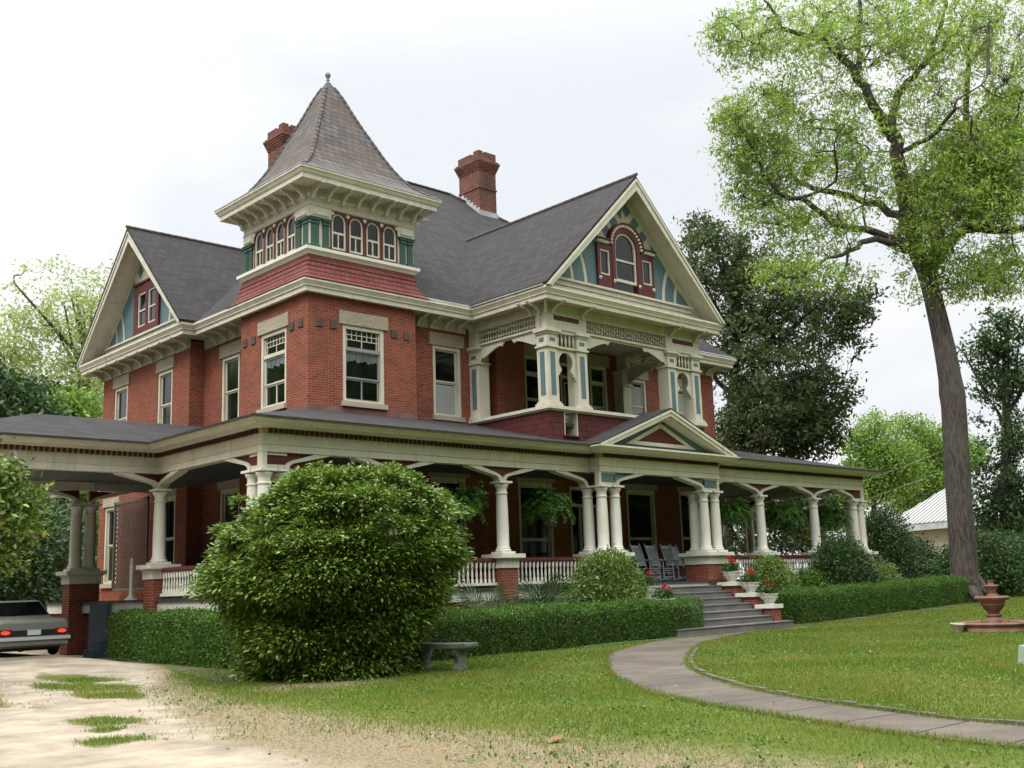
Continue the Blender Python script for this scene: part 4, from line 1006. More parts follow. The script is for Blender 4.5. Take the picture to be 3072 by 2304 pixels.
# portico pediment
PY = -3.95; pz0, pz1, pu0, pu1 = 5.27, 6.50, 6.88, 13.32; PM = FRONT(PY); puc = (pu0 + pu1) / 2
gable_roof(PM, pu0, pu1, pz0, pz1, .03, -4.6, .045).build('porch_roof', 'roof_shingle', H)
q = MB(); s = (pz1 - pz0) / (puc - pu0)
for sg in (-1, 1):
    h = puc - pu0
    q.prism([(puc, pz1 - .003), (puc + sg * h, pz0), (puc + sg * (h - .50), pz0), (puc, pz1 - .19)], -.06, .0, PM)
    q.prism([(puc, pz1 - .003), (puc + sg * h, pz0), (puc + sg * (h - .22), pz0), (puc, pz1 - .08)], .002, .03, PM)
    q.prism([(puc, pz1 - .20), (puc + sg * (h - .48), pz0 + .015), (puc + sg * (h - .60), pz0 + .015), (puc, pz1 - .25)], -.42, -.062, PM)
pd = q.build('pediment', 'cream', H)
q = MB(); q.prism([(pu0 + .2, 5.25), (pu1 - .2, 5.25), (puc, pz1 - .1)], -.55, -.44, PM); q.build('tympanum', 'teal', pd)
q = MB()
def tri(u0, u1, z0, zt): return [(u0, z0), (u1, z0), ((u0 + u1) / 2, zt)]
def trir(a, b_, w0, w1):
    for i in range(3):
        j = (i + 1) % 3; q.prism([a[i], a[j], b_[j], b_[i]], w0, w1, PM)
trir(tri(8.45, 11.75, 5.42, 6.14), tri(8.98, 11.22, 5.53, 6.0), -.44, -.40); q.build('trim', 'cream', pd)
q = MB(); q.prism(tri(8.98, 11.22, 5.53, 6.0), -.438, -.42, PM); q.build('panel', 'maroon', pd)
q = MB(); q.box(pu0 + .1, pu1 - .1, -.44, .05, 5.248, 5.268, PM); q.build('ledge', 'cream', pd)
# front steps between stepped brick cheeks
SX0, SX1 = 7.92, 12.28
q = MB()
for k in range(7):
    zt = 1.26 - .18 * k; y0 = -3.42 - .35 * k; e_ = .47 if k == 6 else 0
    q.box(SX0 - e_, SX1 + e_, y0 - .35, y0 if k else -3.3, max(zt - .18, 0), zt)
st = q.build('steps', 'concrete_step', H)
q = MB()
for k in range(7):
    zt = 1.26 - .18 * k; y0 = -3.42 - .35 * k; e_ = .49 if k == 6 else .0
    q.box(SX0 - e_ + .002, SX1 + e_ - .002, y0 - .372, y0 - .002, zt + .002, zt + .03)
q.build('tread', 'concrete_step', st)
for x0, x1 in ((SX0 - .44, SX0 - .01), (SX1 + .01, SX1 + .44)):
    prevy = -3.15
    for zt, yf in ((1.37, -4.30), (1.03, -4.97), (.69, -5.60)):
        q = MB(); q.box(x0 + .05, x1 - .05, prevy, yf + .05, 0, zt - .12); ck = q.build('cheek_wall', 'brick', H)
        q = MB(); q.box(x0 - .02, x1 + .02, prevy + (.0 if prevy > -3.2 else -.0), yf, zt - .115, zt); q.build('coping', 'white', ck)
        q = MB(); q.box(x0 + .03, x1 - .03, prevy, yf + .03, zt - .135, zt - .118); q.build('trim', 'dark_trim', ck)
        prevy = yf + .052 if True else yf
        prevy = yf + .049
# blue side steps and blue panel towards the drive
q = MB()
for k in range(3): q.box(-3.85 + .2 * k, -3.225, 4.02, 4.62, 0 if k == 0 else .22 * k + .002, .22 * (k + 1))
q.build('side_steps', 'stair_blue', H)
q = MB(); q.box(-3.24, -3.165, 4.66, 5.85, .02, FZ - .065); q.build('stair_panel', 'stair_blue', H)
# lattice panel and newel on the side porch
q = MB(); LM = LEFT(-.25); a0_, a1_, z0_, z1_ = 8.9, 11.5, 1.75, 4.65
for bx in ((a0_, a0_ + .08, z0_, z1_), (a1_ - .08, a1_, z0_, z1_), (a0_, a1_, z1_ - .08, z1_), (a0_, a1_, z0_, z0_ + .08)): q.box(bx[0], bx[1], 0, .06, bx[2], bx[3], LM)
w_, h_ = a1_ - a0_, z1_ - z0_
for sg in (1, -1):
    t_ = -h_
    while t_ < w_:
        p0 = max(t_, 0); p1 = min(t_ + h_, w_)
        za, zb_ = p0 - t_, p1 - t_
        A_ = (a0_ + p0, z0_ + za) if sg > 0 else (a0_ + p0, z1_ - za); B_ = (a0_ + p1, z0_ + zb_) if sg > 0 else (a0_ + p1, z1_ - zb_)
        if p1 - p0 > .05: q.prism([(A_[0] - .014, A_[1]), (A_[0] + .014, A_[1]), (B_[0] + .014, B_[1]), (B_[0] - .014, B_[1])], .01 if sg > 0 else .026, .024 if sg > 0 else .04, LM)
        t_ += .15
q.build('lattice', 'lattice_paint', H)
q = MB(); q.lathe((-3.02, 3.72, FZ), [(.17, 0), (.15, .03), (.08, .08), (.05, .16), (.045, .30), (.05, .9), (.035, .96), (.03, 1.08)], 12); q.build('newel', 'white', H, True)

# ================================================================== PLANTS
K_ = 3072 / 2212                       # overview pixel -> photo pixel
def ov(x, y, D): return atd(x * K_, y * K_, D)
def spline(P, n):
    P = [Vector(p) for p in P]; out = []
    for q in np.linspace(0, len(P) - 1, n):
        k = min(int(q), len(P) - 2); f = q - k; p0 = P[max(k - 1, 0)]; p1 = P[k]; p2 = P[k + 1]; p3 = P[min(k + 2, len(P) - 1)]
        out.append(.5 * ((2 * p1) + (p2 - p0) * f + (2 * p0 - 5 * p1 + 4 * p2 - p3) * f * f + (3 * p1 - p0 - 3 * p2 + p3) * f ** 3))
    return out
def wobble(a, b, n, amt):
    a = Vector(a); b = Vector(b); L = (b - a).length; P = [a]
    for i in range(1, n):
        P.append(a.lerp(b, i / n) + Vector(RNG.normal(size=3)) * amt * L)
    P.append(b); return P
def twigs(q, nodes, centers, r0=.05, r1=.012, amt=.05, lmax=4.5):
    NA = np.array([tuple(n) for n in nodes])
    for c in centers:
        cc = np.array(c); d = np.linalg.norm(NA - cc, axis=1) + np.maximum(0, NA[:, 2] - cc[2]) * .4
        j = int(np.argmin(d)); a = Vector(NA[j]); L = (Vector(c) - a).length
        if L < .15 or L > lmax: continue
        k = r0 * min(1, L / 3) + r1
        q.tube(wobble(a, c, 4, amt), [k, k * .8, k * .6, k * .45, r1], 5)
def hubs(q, nodes, centers, n, r0=.075):
    NA = [tuple(x) for x in nodes]
    for i in RNG.choice(len(centers), n, replace=False):
        c = Vector(centers[i]); arr = np.array(NA); d = np.linalg.norm(arr - np.array(c), axis=1) + np.maximum(0, arr[:, 2] - c.z) * .5; a = Vector(NA[int(np.argmin(d))]); L = (c - a).length
        if L < .5 or L > 6: continue
        m1 = a.lerp(c, .35) + Vector(RNG.normal(size=3)) * .11 * L; m2 = a.lerp(c, .7) + Vector(RNG.normal(size=3)) * .09 * L - Vector((0, 0, .05 * L))
        P = spline([a, m1, m2, c], 10); k = r0 * min(1, .25 + L / 4); q.tube(P, list(np.linspace(k, .016, 10)), 5); NA += [tuple(p) for p in P[2:]]
    return [Vector(p) for p in NA]
def blob_centers(blobs, n):
    w = np.array([b[3] * b[4] * b[2] ** 0 * (b[5] if len(b) > 5 else 1) for b in blobs]); w = w / w.sum(); out = []
    for b, k in zip(blobs, (w * n).astype(int)):
        cx, cy, D, rx, ry = b[:5]
        for _ in range(k):
            while True:
                p = RNG.uniform(-1, 1, 3)
                if p @ p <= 1: break
            out.append((cx + p[0] * rx, cy + p[1] * ry, D + p[2] * max(rx, ry) / FPX * K_ * D * .8))
    return [ov(*o) for o in out]
def sprays(cents, per, rad, flat=.7):
    c = np.repeat(np.array([tuple(x) for x in cents]), per, 0); g = RNG.normal(size=c.shape) * rad; g[:, 2] *= flat
    return c + g

# --- the big leaning shade tree on the right
D0 = 46.
T = empty('shade_tree', tuple(ov(2088, 1289, D0)), label='tall leaning shade tree with fresh light green leaves behind the fountain', cat='tree')
base = Vector(T.location); loc = lambda p: Vector(p) - base
trunk = [(2088, 1300), (2084, 1240), (2077, 1150), (2070, 1050), (2063, 930), (2058, 860), (2042, 760), (2017, 650), (2000, 590)]
q = MB(); tp = spline([loc(ov(x, y, D0)) for x, y in trunk], 26)
rr = np.interp(np.linspace(0, 1, 26), [0, .04, .12, .3, .6, .62, .68, 1], [.95, .72, .60, .55, .54, .60, .50, .36])
q.tube(tp, list(rr * .88), 18)
for a in (0, 1.2, 2.6, 3.9, 5.1):    # root flare
    q.tube([loc(base) + Vector((math.cos(a) * .25, math.sin(a) * .25, .9)), Vector((math.cos(a) * .6, math.sin(a) * .6, .3)), Vector((math.cos(a) * 1.15, math.sin(a) * 1.15, -.1))], [.25, .22, .1], 8)
nodes = []
def limb(P, r0, r1, n=14, dd=0):
    s = spline([loc(ov(x, y, D0 + dz)) for x, y, dz in P], n)
    s = [p + Vector(RNG.normal(size=3)) * .06 if 0 < i < n - 1 else p for i, p in enumerate(s)]
    q.tube(s, list(np.linspace(r0, r1, n)), 10); nodes.extend(s[2:])
limb([(2003, 600, 0), (1975, 530, 0), (1952, 440, 0), (1938, 330, -.2), (1925, 285, -.3)], .36, .26)
limb([(1925, 290, -.3), (1885, 225, -1), (1850, 165, -1.5), (1800, 105, -2), (1740, 75, -2.5), (1665, 62, -3), (1600, 90, -3.5)], .24, .05, 20)
limb([(1850, 165, -1.5), (1858, 60, -1), (1850, -60, -1)], .14, .05)
limb([(1690, 65, -3), (1660, 10, -3.4), (1640, -40, -3.6)], .08, .03)
limb([(1928, 300, -.3), (1928, 235, .4), (1960, 180, 1), (2005, 130, 1.5), (2030, 60, 2), (2040, -60, 2.4)], .20, .07, 18)
limb([(2005, 130, 1.5), (2070, 60, 2.2), (2130, -20, 3)], .10, .04)
limb([(1962, 495, 0), (1930, 460, .8), (1880, 435, 1.2), (1800, 415, 1.6), (1740, 400, 2), (1705, 370, 2.3), (1700, 290, 2.6), (1712, 240, 2.8)], .20, .04, 18)
limb([(1975, 530, 0), (1935, 515, -.6), (1870, 500, -1.4), (1800, 480, -2.2), (1740, 440, -3), (1690, 420, -3.5), (1640, 350, -4), (1590, 260, -4.4)], .19, .04, 22)
limb([(1978, 545, 0), (1940, 528, -1), (1880, 522, -2), (1840, 545, -2.6), (1785, 560, -3.2), (1730, 600, -4)], .17, .04, 16)
limb([(1830, 545, -2.6), (1820, 600, -2.8), (1790, 660, -3)], .06, .02)
limb([(2003, 590, 0), (2055, 520, .6), (2110, 490, 1.2), (2180, 500, 1.8), (2260, 480, 2.4)], .26, .14)
limb([(2120, 490, 1.2), (2110, 440, 1.6), (2060, 330, 2)], .12, .04)
limb([(1998, 595, 0), (2050, 440, 1.4), (2085, 280, 2), (2090, 150, 2.5), (2110, 20, 3)], .22, .07, 18)
limb([(2085, 280, 2), (2150, 200, 2.5), (2230, 130, 3)], .1, .04)
limb([(1938, 330, -.2), (2000, 300, -1.5), (2060, 240, -3), (2100, 260, -4)], .12, .04)
q.build('trunk', 'bark', T, True)
BL_ = [(1700, 70, 43, 170, 80, .9), (1580, 90, 42.6, 75, 75, .6), (1850, 60, 45, 150, 90, 1), (2030, 60, 47, 150, 110, 1.1), (2170, 70, 48, 80, 110, .8), (1760, 190, 44.5, 130, 70, .45),
       (1640, 250, 42, 90, 75, 1.1), (1590, 300, 42, 60, 80, 1.0), (1660, 360, 43, 95, 75, 1.5), (1620, 430, 43, 60, 70, 1.0), (1780, 310, 45.5, 110, 80, .8), (1760, 500, 43.5, 110, 55, .8),
       (1880, 380, 45, 90, 70, .8), (1860, 240, 45, 90, 70, .5), (1990, 200, 46, 70, 90, .6), (2040, 420, 46, 110, 70, 2.2), (2140, 400, 48, 90, 90, 2.4), (2100, 320, 47, 100, 70, 1.6), (2180, 250, 48, 60, 90, 2.0),
       (2000, 520, 45.4, 80, 60, 2.2), (1960, 620, 45, 45, 45, .4), (2060, 600, 46, 90, 60, .9), (2160, 580, 48, 70, 70, .8), (1720, 590, 42, 110, 40, 1.3), (1840, 600, 43.5, 50, 50, .5), (1700, 470, 42.6, 60, 40, .9), (1555, 50, 42, 40, 40, .4), (1560, 250, 42, 40, 40, .6), (1840, 250, 45, 300, 270, .10), (2080, 300, 46, 170, 280, .35), (1760, 360, 44, 180, 200, .25)]
cents = [loc(p) for p in blob_centers(BL_, 6200)]
q = MB(); nodes = hubs(q, nodes, cents, 190); twigs(q, nodes, [c for c in cents if RNG.random() < .6], .014, .008, .08, 2.0); q.build('twigs', 'bark', T)
P = sprays(cents, 10, .12); leaf_mesh('crown', P, .19, 'pecan_leaf', T, aspect=.34, up=.1, droop=.6)
P = sprays([c for c in cents if RNG.random() < .12 or (c.x > .5 and c.z > 12 and c.z < 19)], 16, .40); leaf_mesh('crown', P, .20, 'pecan_leaf', T, aspect=.32, up=.1, droop=.8)

def tree(name, basep, h, blobs, n, per, rad, size, lmat, bmat, label, group=None, trunk_r=.35, limbs=7, aspect=.5, top=None, droop=.0, cat='tree'):
    """tapered trunk, limbs to the crown's parts, twigs to each leaf clump"""
    t = empty(name, tuple(basep), label=label, cat=cat, group=group); b0 = Vector(basep)
    c = [p - b0 for p in blob_centers(blobs, n)]
    topv = (Vector(top) - b0) if top is not None else Vector((0, 0, h))
    q = MB(); ax = spline([Vector((0, 0, -.3)), topv * .35 + Vector((RNG.normal() * .2, RNG.normal() * .2, 0)), topv * .7, topv], 14)
    q.tube(ax, list(np.linspace(trunk_r, trunk_r * .2, 14)), 10); nd = list(ax[3:])
    for i in RNG.choice(len(c), min(limbs, len(c)), replace=False):
        e_ = c[i]; k = int(np.clip(3 + (e_.z / max(topv.z, 1)) * 7, 3, 11)); a = ax[k]
        s = spline([a, a.lerp(e_, .5) + Vector((0, 0, -.25 + RNG.normal() * .3)), e_], 9); q.tube(s, list(np.linspace(trunk_r * .38, .04, 9)), 7); nd += s[2:]
    q.build('trunk', bmat, t, True)
    q = MB(); nd = hubs(q, nd, c, min(60, len(c) // 5), .07); twigs(q, nd, [x for x in c if RNG.random() < .4], .018, .01, .08, 2.5); q.build('twigs', bmat, t)
    leaf_mesh('crown', sprays(c, per, rad), size, lmat, t, aspect=aspect, up=.15, droop=droop); return t
def gnd(p): p = Vector(p); p.z = hz(p.x, p.y) - .05; return p

# magnolia behind the right end of the house
mg = gnd(ov(1560, 1200, 52)); 
tree('magnolia_tree', mg, 16, [(1560, 560, 51, 95, 80, 1), (1640, 640, 52, 110, 90, 1), (1600, 760, 52, 110, 100, 1), (1740, 700, 52, 110, 60, .5), (1810, 660, 52, 80, 55, .7), (1850, 700, 51, 50, 60, .5), (1760, 850, 51, 90, 60, .8), (1680, 900, 50, 120, 90, 1.7),
      (1600, 950, 50, 60, 60, 1.3), (1760, 930, 50, 70, 60, 1.2), (1510, 500, 52, 50, 45, .9), (1830, 860, 51, 30, 30, .3), (1870, 640, 52, 45, 35, .5), (1700, 1090, 50, 130, 60, 1.2), (1660, 1180, 50, 150, 40, .9), (1650, 770, 51, 170, 300, .28), (1740, 800, 51, 120, 220, .25)], 2100, 22, .22, .24, 'magnolia_leaf', 'dark_bark',
     'dark glossy magnolia with bronze leaf undersides rising behind the right end of the house', trunk_r=.42, limbs=26, aspect=.42, top=ov(1600, 520, 52))
# bright trees beyond, right
BG = [('leafy_tree', 84, [(1880, 960, 84, 50, 70, 1), (1930, 1010, 84, 60, 60, 1), (1860, 1040, 84, 60, 50, 1)], (1890, 1190), (1890, 920), 'bright green rounded tree just right of the magnolia'),
      ('leafy_tree', 92, [(1990, 950, 92, 60, 50, .7), (2020, 1010, 92, 60, 60, 1), (1960, 1060, 92, 70, 50, 1), (1940, 930, 92, 40, 30, .4)], (1985, 1190), (1990, 910), 'bright green tree between the magnolia and the leaning trunk, above the metal roof'),
      ('leafy_tree', 98, [(2080, 1010, 98, 60, 70, 1), (2130, 1060, 98, 60, 50, 1), (2040, 960, 98, 40, 40, .5)], (2090, 1190), (2085, 960), 'green tree directly behind the leaning trunk, above the metal roof'),
      ('leafy_tree', 80, [(1790, 1090, 80, 70, 60, 1), (1730, 1120, 80, 60, 50, 1)], (1760, 1190), (1780, 1040), 'light green tree seen through the right end of the porch')]
for nm, D, bl, bp, tp_, lb in BG:
    tree(nm, gnd(ov(bp[0], bp[1], D)), 9, bl, 330, 55, .42, .24, 'far_leaf', 'dark_bark', lb, 'bright trees beyond the garden', top=ov(tp_[0], tp_[1], D), limbs=12, trunk_r=.3)
# dark ivy-clad trees at the right edge
tree('ivy_tree', gnd(ov(2168, 1235, 60)), 14, [(2168, 720, 60, 60, 60, 1), (2150, 840, 60, 60, 50, .9), (2110, 760, 60, 35, 40, .5), (2125, 1090, 60, 45, 60, 1), (2185, 950, 60, 32, 80, 1.3), (2180, 1060, 60, 40, 60, 1.4), (2130, 1020, 60, 30, 40, .6), (2140, 760, 60, 40, 40, .6), (2205, 800, 60, 30, 60, 1), (2120, 930, 60, 25, 40, .35), (2190, 1150, 60, 40, 60, 1.4)],
     300, 42, .26, .22, 'dark_leaf', 'dark_bark', 'dark ivy-covered tree at the right edge of the lawn', top=ov(2175, 690, 60), limbs=16, trunk_r=.4)
# left background: airy pale tree and dark mass
tree('airy_tree', gnd(ov(200, 1250, 66)), 20, [(120, 620, 66, 110, 60, .25), (60, 720, 66, 90, 70, .5), (170, 700, 66, 90, 80, .7), (260, 620, 66, 90, 60, .3), (80, 810, 66, 100, 60, .9), (190, 830, 66, 80, 80, 1), (30, 760, 66, 60, 70, .6), (200, 900, 66, 60, 40, 1)],
     560, 20, .30, .26, 'airy_leaf', 'bark', 'airy pale green tree standing behind the left gable', top=ov(190, 720, 66), limbs=26, trunk_r=.42, aspect=.4)
for bx, by_, D, lb in ((40, 880, 58, 'dark green tree low behind the carriage porch at the far left'), (140, 910, 62, 'mid green tree behind the carriage porch roof, left of the house wall'), (-60, 840, 56, 'dark green tree rising at the left edge behind the carriage porch')):
    tree('bushy_tree', gnd(ov(bx, 1250, D)), 8, [(bx, by_, D, 75, 60, 1), (bx + 20, by_ + 80, D, 90, 50, 1), (bx - 20, by_ + 150, D, 90, 60, 1), (bx + 30, by_ + 230, D, 100, 60, 1)], 330, 60, .45, .30, 'far_leaf' if 'mid' in lb else 'dark_leaf', 'dark_bark', lb, 'trees behind the carriage porch', top=ov(bx, by_ - 30, D), limbs=10)

# shrubs -------------------------------------------------------------------
def shrub(name, c, r, h, n, size, mat, label, group=None, aspect=.5, z0=.0, shape=None, sub=10, core=.80, cat='shrub', droop=.1, up=.3, stems=9, lumps=9, lamp_=.22, skirt=.25, lobes=(), spread=1.5):
    t = empty(name, (c[0], c[1], hz(c[0], c[1])), label=label, cat=cat, group=group)
    L = [(RNG.normal(size=3), RNG.uniform(.3, 1) * lamp_) for _ in range(lumps)]
    def rad(d):
        f = np.ones(len(d))
        for v, a in L: v = v / np.linalg.norm(v); f += a * (np.clip(d @ v, 0, 1) ** 14) - a * .10
        for v, a, pw in lobes: v = np.array(v) / np.linalg.norm(v); f += a * np.clip(d @ v, 0, 1) ** pw
        return f
    k = n // sub; d = RNG.normal(size=(k, 3)); d /= np.linalg.norm(d, axis=1)[:, None]; d[:, 2] = np.where(d[:, 2] < (-.93 if skirt > .3 else -.75), -d[:, 2], d[:, 2])
    f = rad(d) * (core + (1.06 - core) * RNG.random(k) ** .6)
    A = np.stack([d[:, 0] * r[0] * f, d[:, 1] * r[1] * f, h * .5 + d[:, 2] * h * .5 * f * np.where((d[:, 2] < 0) & (skirt > .3), 1.22, 1)], 1)
    # widen the skirt so the shrub stands on the ground
    hx = np.hypot(d[:, 0], d[:, 1]) + 1e-6; tz = np.clip(1 - np.abs(d[:, 2]) ** 4, 0, 1) ** .5; k_ = np.where(d[:, 2] < 0, np.clip(tz / hx, 1, 3) * .6 + .4, 1) if skirt > .3 else 1 + np.clip(1 - A[:, 2] / (h * .5), 0, 1) * skirt; A[:, 0] *= k_; A[:, 1] *= k_; A[:, 2] = np.maximum(A[:, 2], .06)
    P = np.repeat(A, sub, 0) + RNG.normal(size=(k * sub, 3)) * np.array([1, 1, .8]) * size * spread
    P[:, 2] = np.maximum(P[:, 2], .03)
    dirs = np.repeat(d, sub, 0) * .9
    leaf_mesh('foliage', P, size, mat, t, aspect=aspect, up=up, droop=droop, dirs=dirs + RNG.normal(size=dirs.shape) * .6)
    # inner twiggy darkness: leaves deeper in, and stems
    d2 = RNG.normal(size=(n // 3, 3)); d2 /= np.linalg.norm(d2, axis=1)[:, None]; rr_ = RNG.uniform(.35, .85, n // 3)[:, None]
    P2 = np.stack([d2[:, 0] * r[0], d2[:, 1] * r[1], d2[:, 2] * h * .5], 1) * rr_ + np.array([0, 0, h * .5]); P2[:, 2] = np.maximum(P2[:, 2], .05)
    leaf_mesh('inner_foliage', P2, size * 1.5, mat, t, aspect=.6, up=.2)
    q = MB()
    for i in range(stems):
        e_ = A[RNG.integers(k)] * .9; q.tube(wobble((RNG.normal() * .12, RNG.normal() * .12, -.1), tuple(e_), 4, .05), [.035, .03, .022, .015, .008], 5)
    q.build('stem', 'stem', t); return t
# the big camellia: some hundred boughs, each a shelf of leaves, over a dark inside
def camellia(c, Rw, Rd, h, nb, label):
    t = empty('camellia_bush', (c[0], c[1], 0), label=label, cat='shrub'); rt = np.array([.737, -.676, 0]); bk = np.array([.676, .737, 0])
    P = []; D_ = []; tips = []
    # outline (across the lawn-side face): fraction of the half-width at each height, left and right
    zz = [0, .08, .2, .35, .5, .65, .8, .92, 1.0]; wl = [.52, .60, .70, .86, .99, .95, .72, .42, .08]; wr = [.44, .48, .55, .68, .86, .98, .90, .62, .15]
    for b in range(nb):
        u = RNG.random() ** .85 * .97; a = RNG.uniform(0, 2 * math.pi); ca, sa = math.cos(a), math.sin(a)
        w = np.interp(u, zz, wr if ca > 0 else wl); r = RNG.uniform(.20, .50) * (1.1 if u < .6 else .9); k = RNG.uniform(.80, 1.03)
        if b % 4 == 0: r = RNG.uniform(.09, .17); k = RNG.uniform(1.05, 1.17)
        cen = rt * (ca * w * Rw * k - ca * r * .55 + .12 * u) + bk * (sa * max(w, .2) * Rd * k - sa * r * .55); cen[2] = max(u * h * (1 + (k - 1) * .5 * (k > 1.04)) - r * .35, .08)
        out_ = rt * ca * w + bk * sa * w + np.array([0, 0, (u - .45) * 1.3]); out_ /= np.linalg.norm(out_)
        n = int(1200 * r * r / .16); d = RNG.normal(size=(n, 3)) + out_ * 1.15 + np.array([0, 0, .45]); d /= np.linalg.norm(d, axis=1)[:, None]
        q_ = d * r * (RNG.uniform(.5, 1.15, (n, 1)) + .5 * RNG.random((n, 1)) ** 6) * np.array([1.18, 1.18, .68]) + cen; q_[:, 2] = np.maximum(q_[:, 2], .03)
        P.append(q_); D_.append(d * np.array([1, 1, .5]) + np.array([0, 0, -.25])); tips.append(cen)
    P = np.concatenate(P); D_ = np.concatenate(D_); leaf_mesh('foliage', P, .088, 'camellia_leaf', t, aspect=.42, up=.7, dirs=D_)
    n = 26000; d = RNG.normal(size=(n, 3)); d /= np.linalg.norm(d, axis=1)[:, None]; d[:, 2] = np.abs(d[:, 2]); q_ = (rt[None] * d[:, :1] * Rw * .72 + bk[None] * d[:, 1:2] * Rd * .72) * (RNG.random((n, 1)) ** .5); q_[:, 2] = RNG.random(n) * h * .8 * np.sqrt(np.clip(1 - (np.hypot(q_[:, 0], q_[:, 1]) / (Rw * .8)) ** 2, .02, 1)) + .05
    leaf_mesh('inner_foliage', q_, .11, 'camellia_leaf', t, aspect=.55)
    q = MB()
    for i in range(46):
        e_ = tips[RNG.integers(nb)]; b0 = RNG.normal(size=2) * .22; q.tube(wobble((b0[0], b0[1], -.05), tuple(e_ * np.array([.95, .95, .95])), 5, .04), [.04, .034, .026, .02, .014, .008], 5)
    q.build('stem', 'stem', t); return t
camellia((-3.98, -7.25), 2.14, 2.0, 3.70, 430, 'huge rounded glossy camellia bush standing in front of the porch corner')
shrub('privet_shrub', (-.9, -5.4), (.75, .6), 3.1, 3600, .07, 'shrub_leaf', 'thin upright shrub with loose twigs between the camellia and the hedge', aspect=.4, core=.4, stems=26, sub=5)
shrub('variegated_bush', (6.6, -4.3), (1.25, .8), 2.3, 13000, .075, 'shrub_leaf', 'yellow-green rounded bush left of the front steps', aspect=.5, core=.76)
shrub('low_shrub', (5.6, -3.9), (.6, .4), 1.5, 2500, .06, 'shrub_leaf', 'small loose shrub beside the palmetto under the balustrade')
shrub('gardenia_bush', (14.6, -3.95), (1.05, .6), 2.05, 8000, .075, 'shrub_leaf', 'light green bush just right of the front steps')
shrub('azalea_bush', (16.6, -3.95), (1.1, .6), 1.6, 6000, .07, 'hedge_leaf', 'low spreading bush between the light bush and the dark bush')
shrub('laurel_bush', (18.9, -4.0), (1.9, .7), 2.6, 15000, .085, 'dark_leaf', 'broad dark bush in front of the right end of the porch', core=.74)
shrub('azalea_bush', (21.6, -3.9), (1.2, .6), 1.65, 6000, .07, 'shrub_leaf', 'low loose bush below the last porch columns')
shrub('holly_shrub', (26.5, -1.4), (1.4, 1.2), 3.7, 13000, .10, 'dark_leaf', 'tall dark shrub just right of the end of the porch', core=.75)
bk_spots = [(31, -3.5, 2.6, 2.3), (34.5, -2.5, 2.6, 2.5), (39, -3.5, 3.2, 2.8), (37, -9.5, 2.8, 3.2), (42, -12, 3.2, 3.8), (33.5, -8.5, 2.0, 2.0), (30.5, 0, 2.4, 2.6), (46, -8, 3.6, 4.4)]
bl_ = ['dark shrub in the back row behind the hedge end', 'dark shrub in the back row, left of the leaning trunk', 'dark shrub behind the leaning trunk', 'dark shrub right of the leaning trunk, behind the fountain', 'dark shrub at the right edge behind the fountain',
       'small dark shrub at the foot of the leaning tree', 'tall dark shrub below the metal roof eave', 'high dark shrub farthest back at the right edge']
for (x, y, r, h), lb in zip(bk_spots, bl_): shrub('dark_shrub', (x, y), (r, r * .8), h, 9000, .14, 'dark_leaf', lb, 'dark shrubs closing the garden on the right', core=.7)

for (x, y, r, h, lb) in ((-3.2, 17, 2.2, 4.6, 'tall dark shrub behind the carriage porch, against the house'), (-6.4, 21, 3.0, 5.6, 'dark shrub behind the carriage porch, in line with the car'), (-10.5, 20, 3.2, 5.4, 'dark shrub behind the carriage porch, farthest left')):
    shrub('dark_shrub', (x, y), (r, 1.4), h, 8000, .16, 'dark_leaf', lb, 'dark shrubs behind the carriage porch', core=.6)
for px_, D_, r, h, lb in ((70, 50, 3.0, 6.0, 'dark shrub seen between the overhanging boughs and the paired columns'), (15, 46, 3.2, 5.5, 'dark shrub behind the roof line of the parked car'), (-60, 44, 3.4, 6, 'dark shrub beyond the drive at the far left')):
    p_ = ov(px_, 1250, D_); shrub('dark_shrub', (p_.x, p_.y), (r, r * .8), h, 8000, .18, 'dark_leaf', lb, 'dark shrubs behind the carriage porch', core=.6)
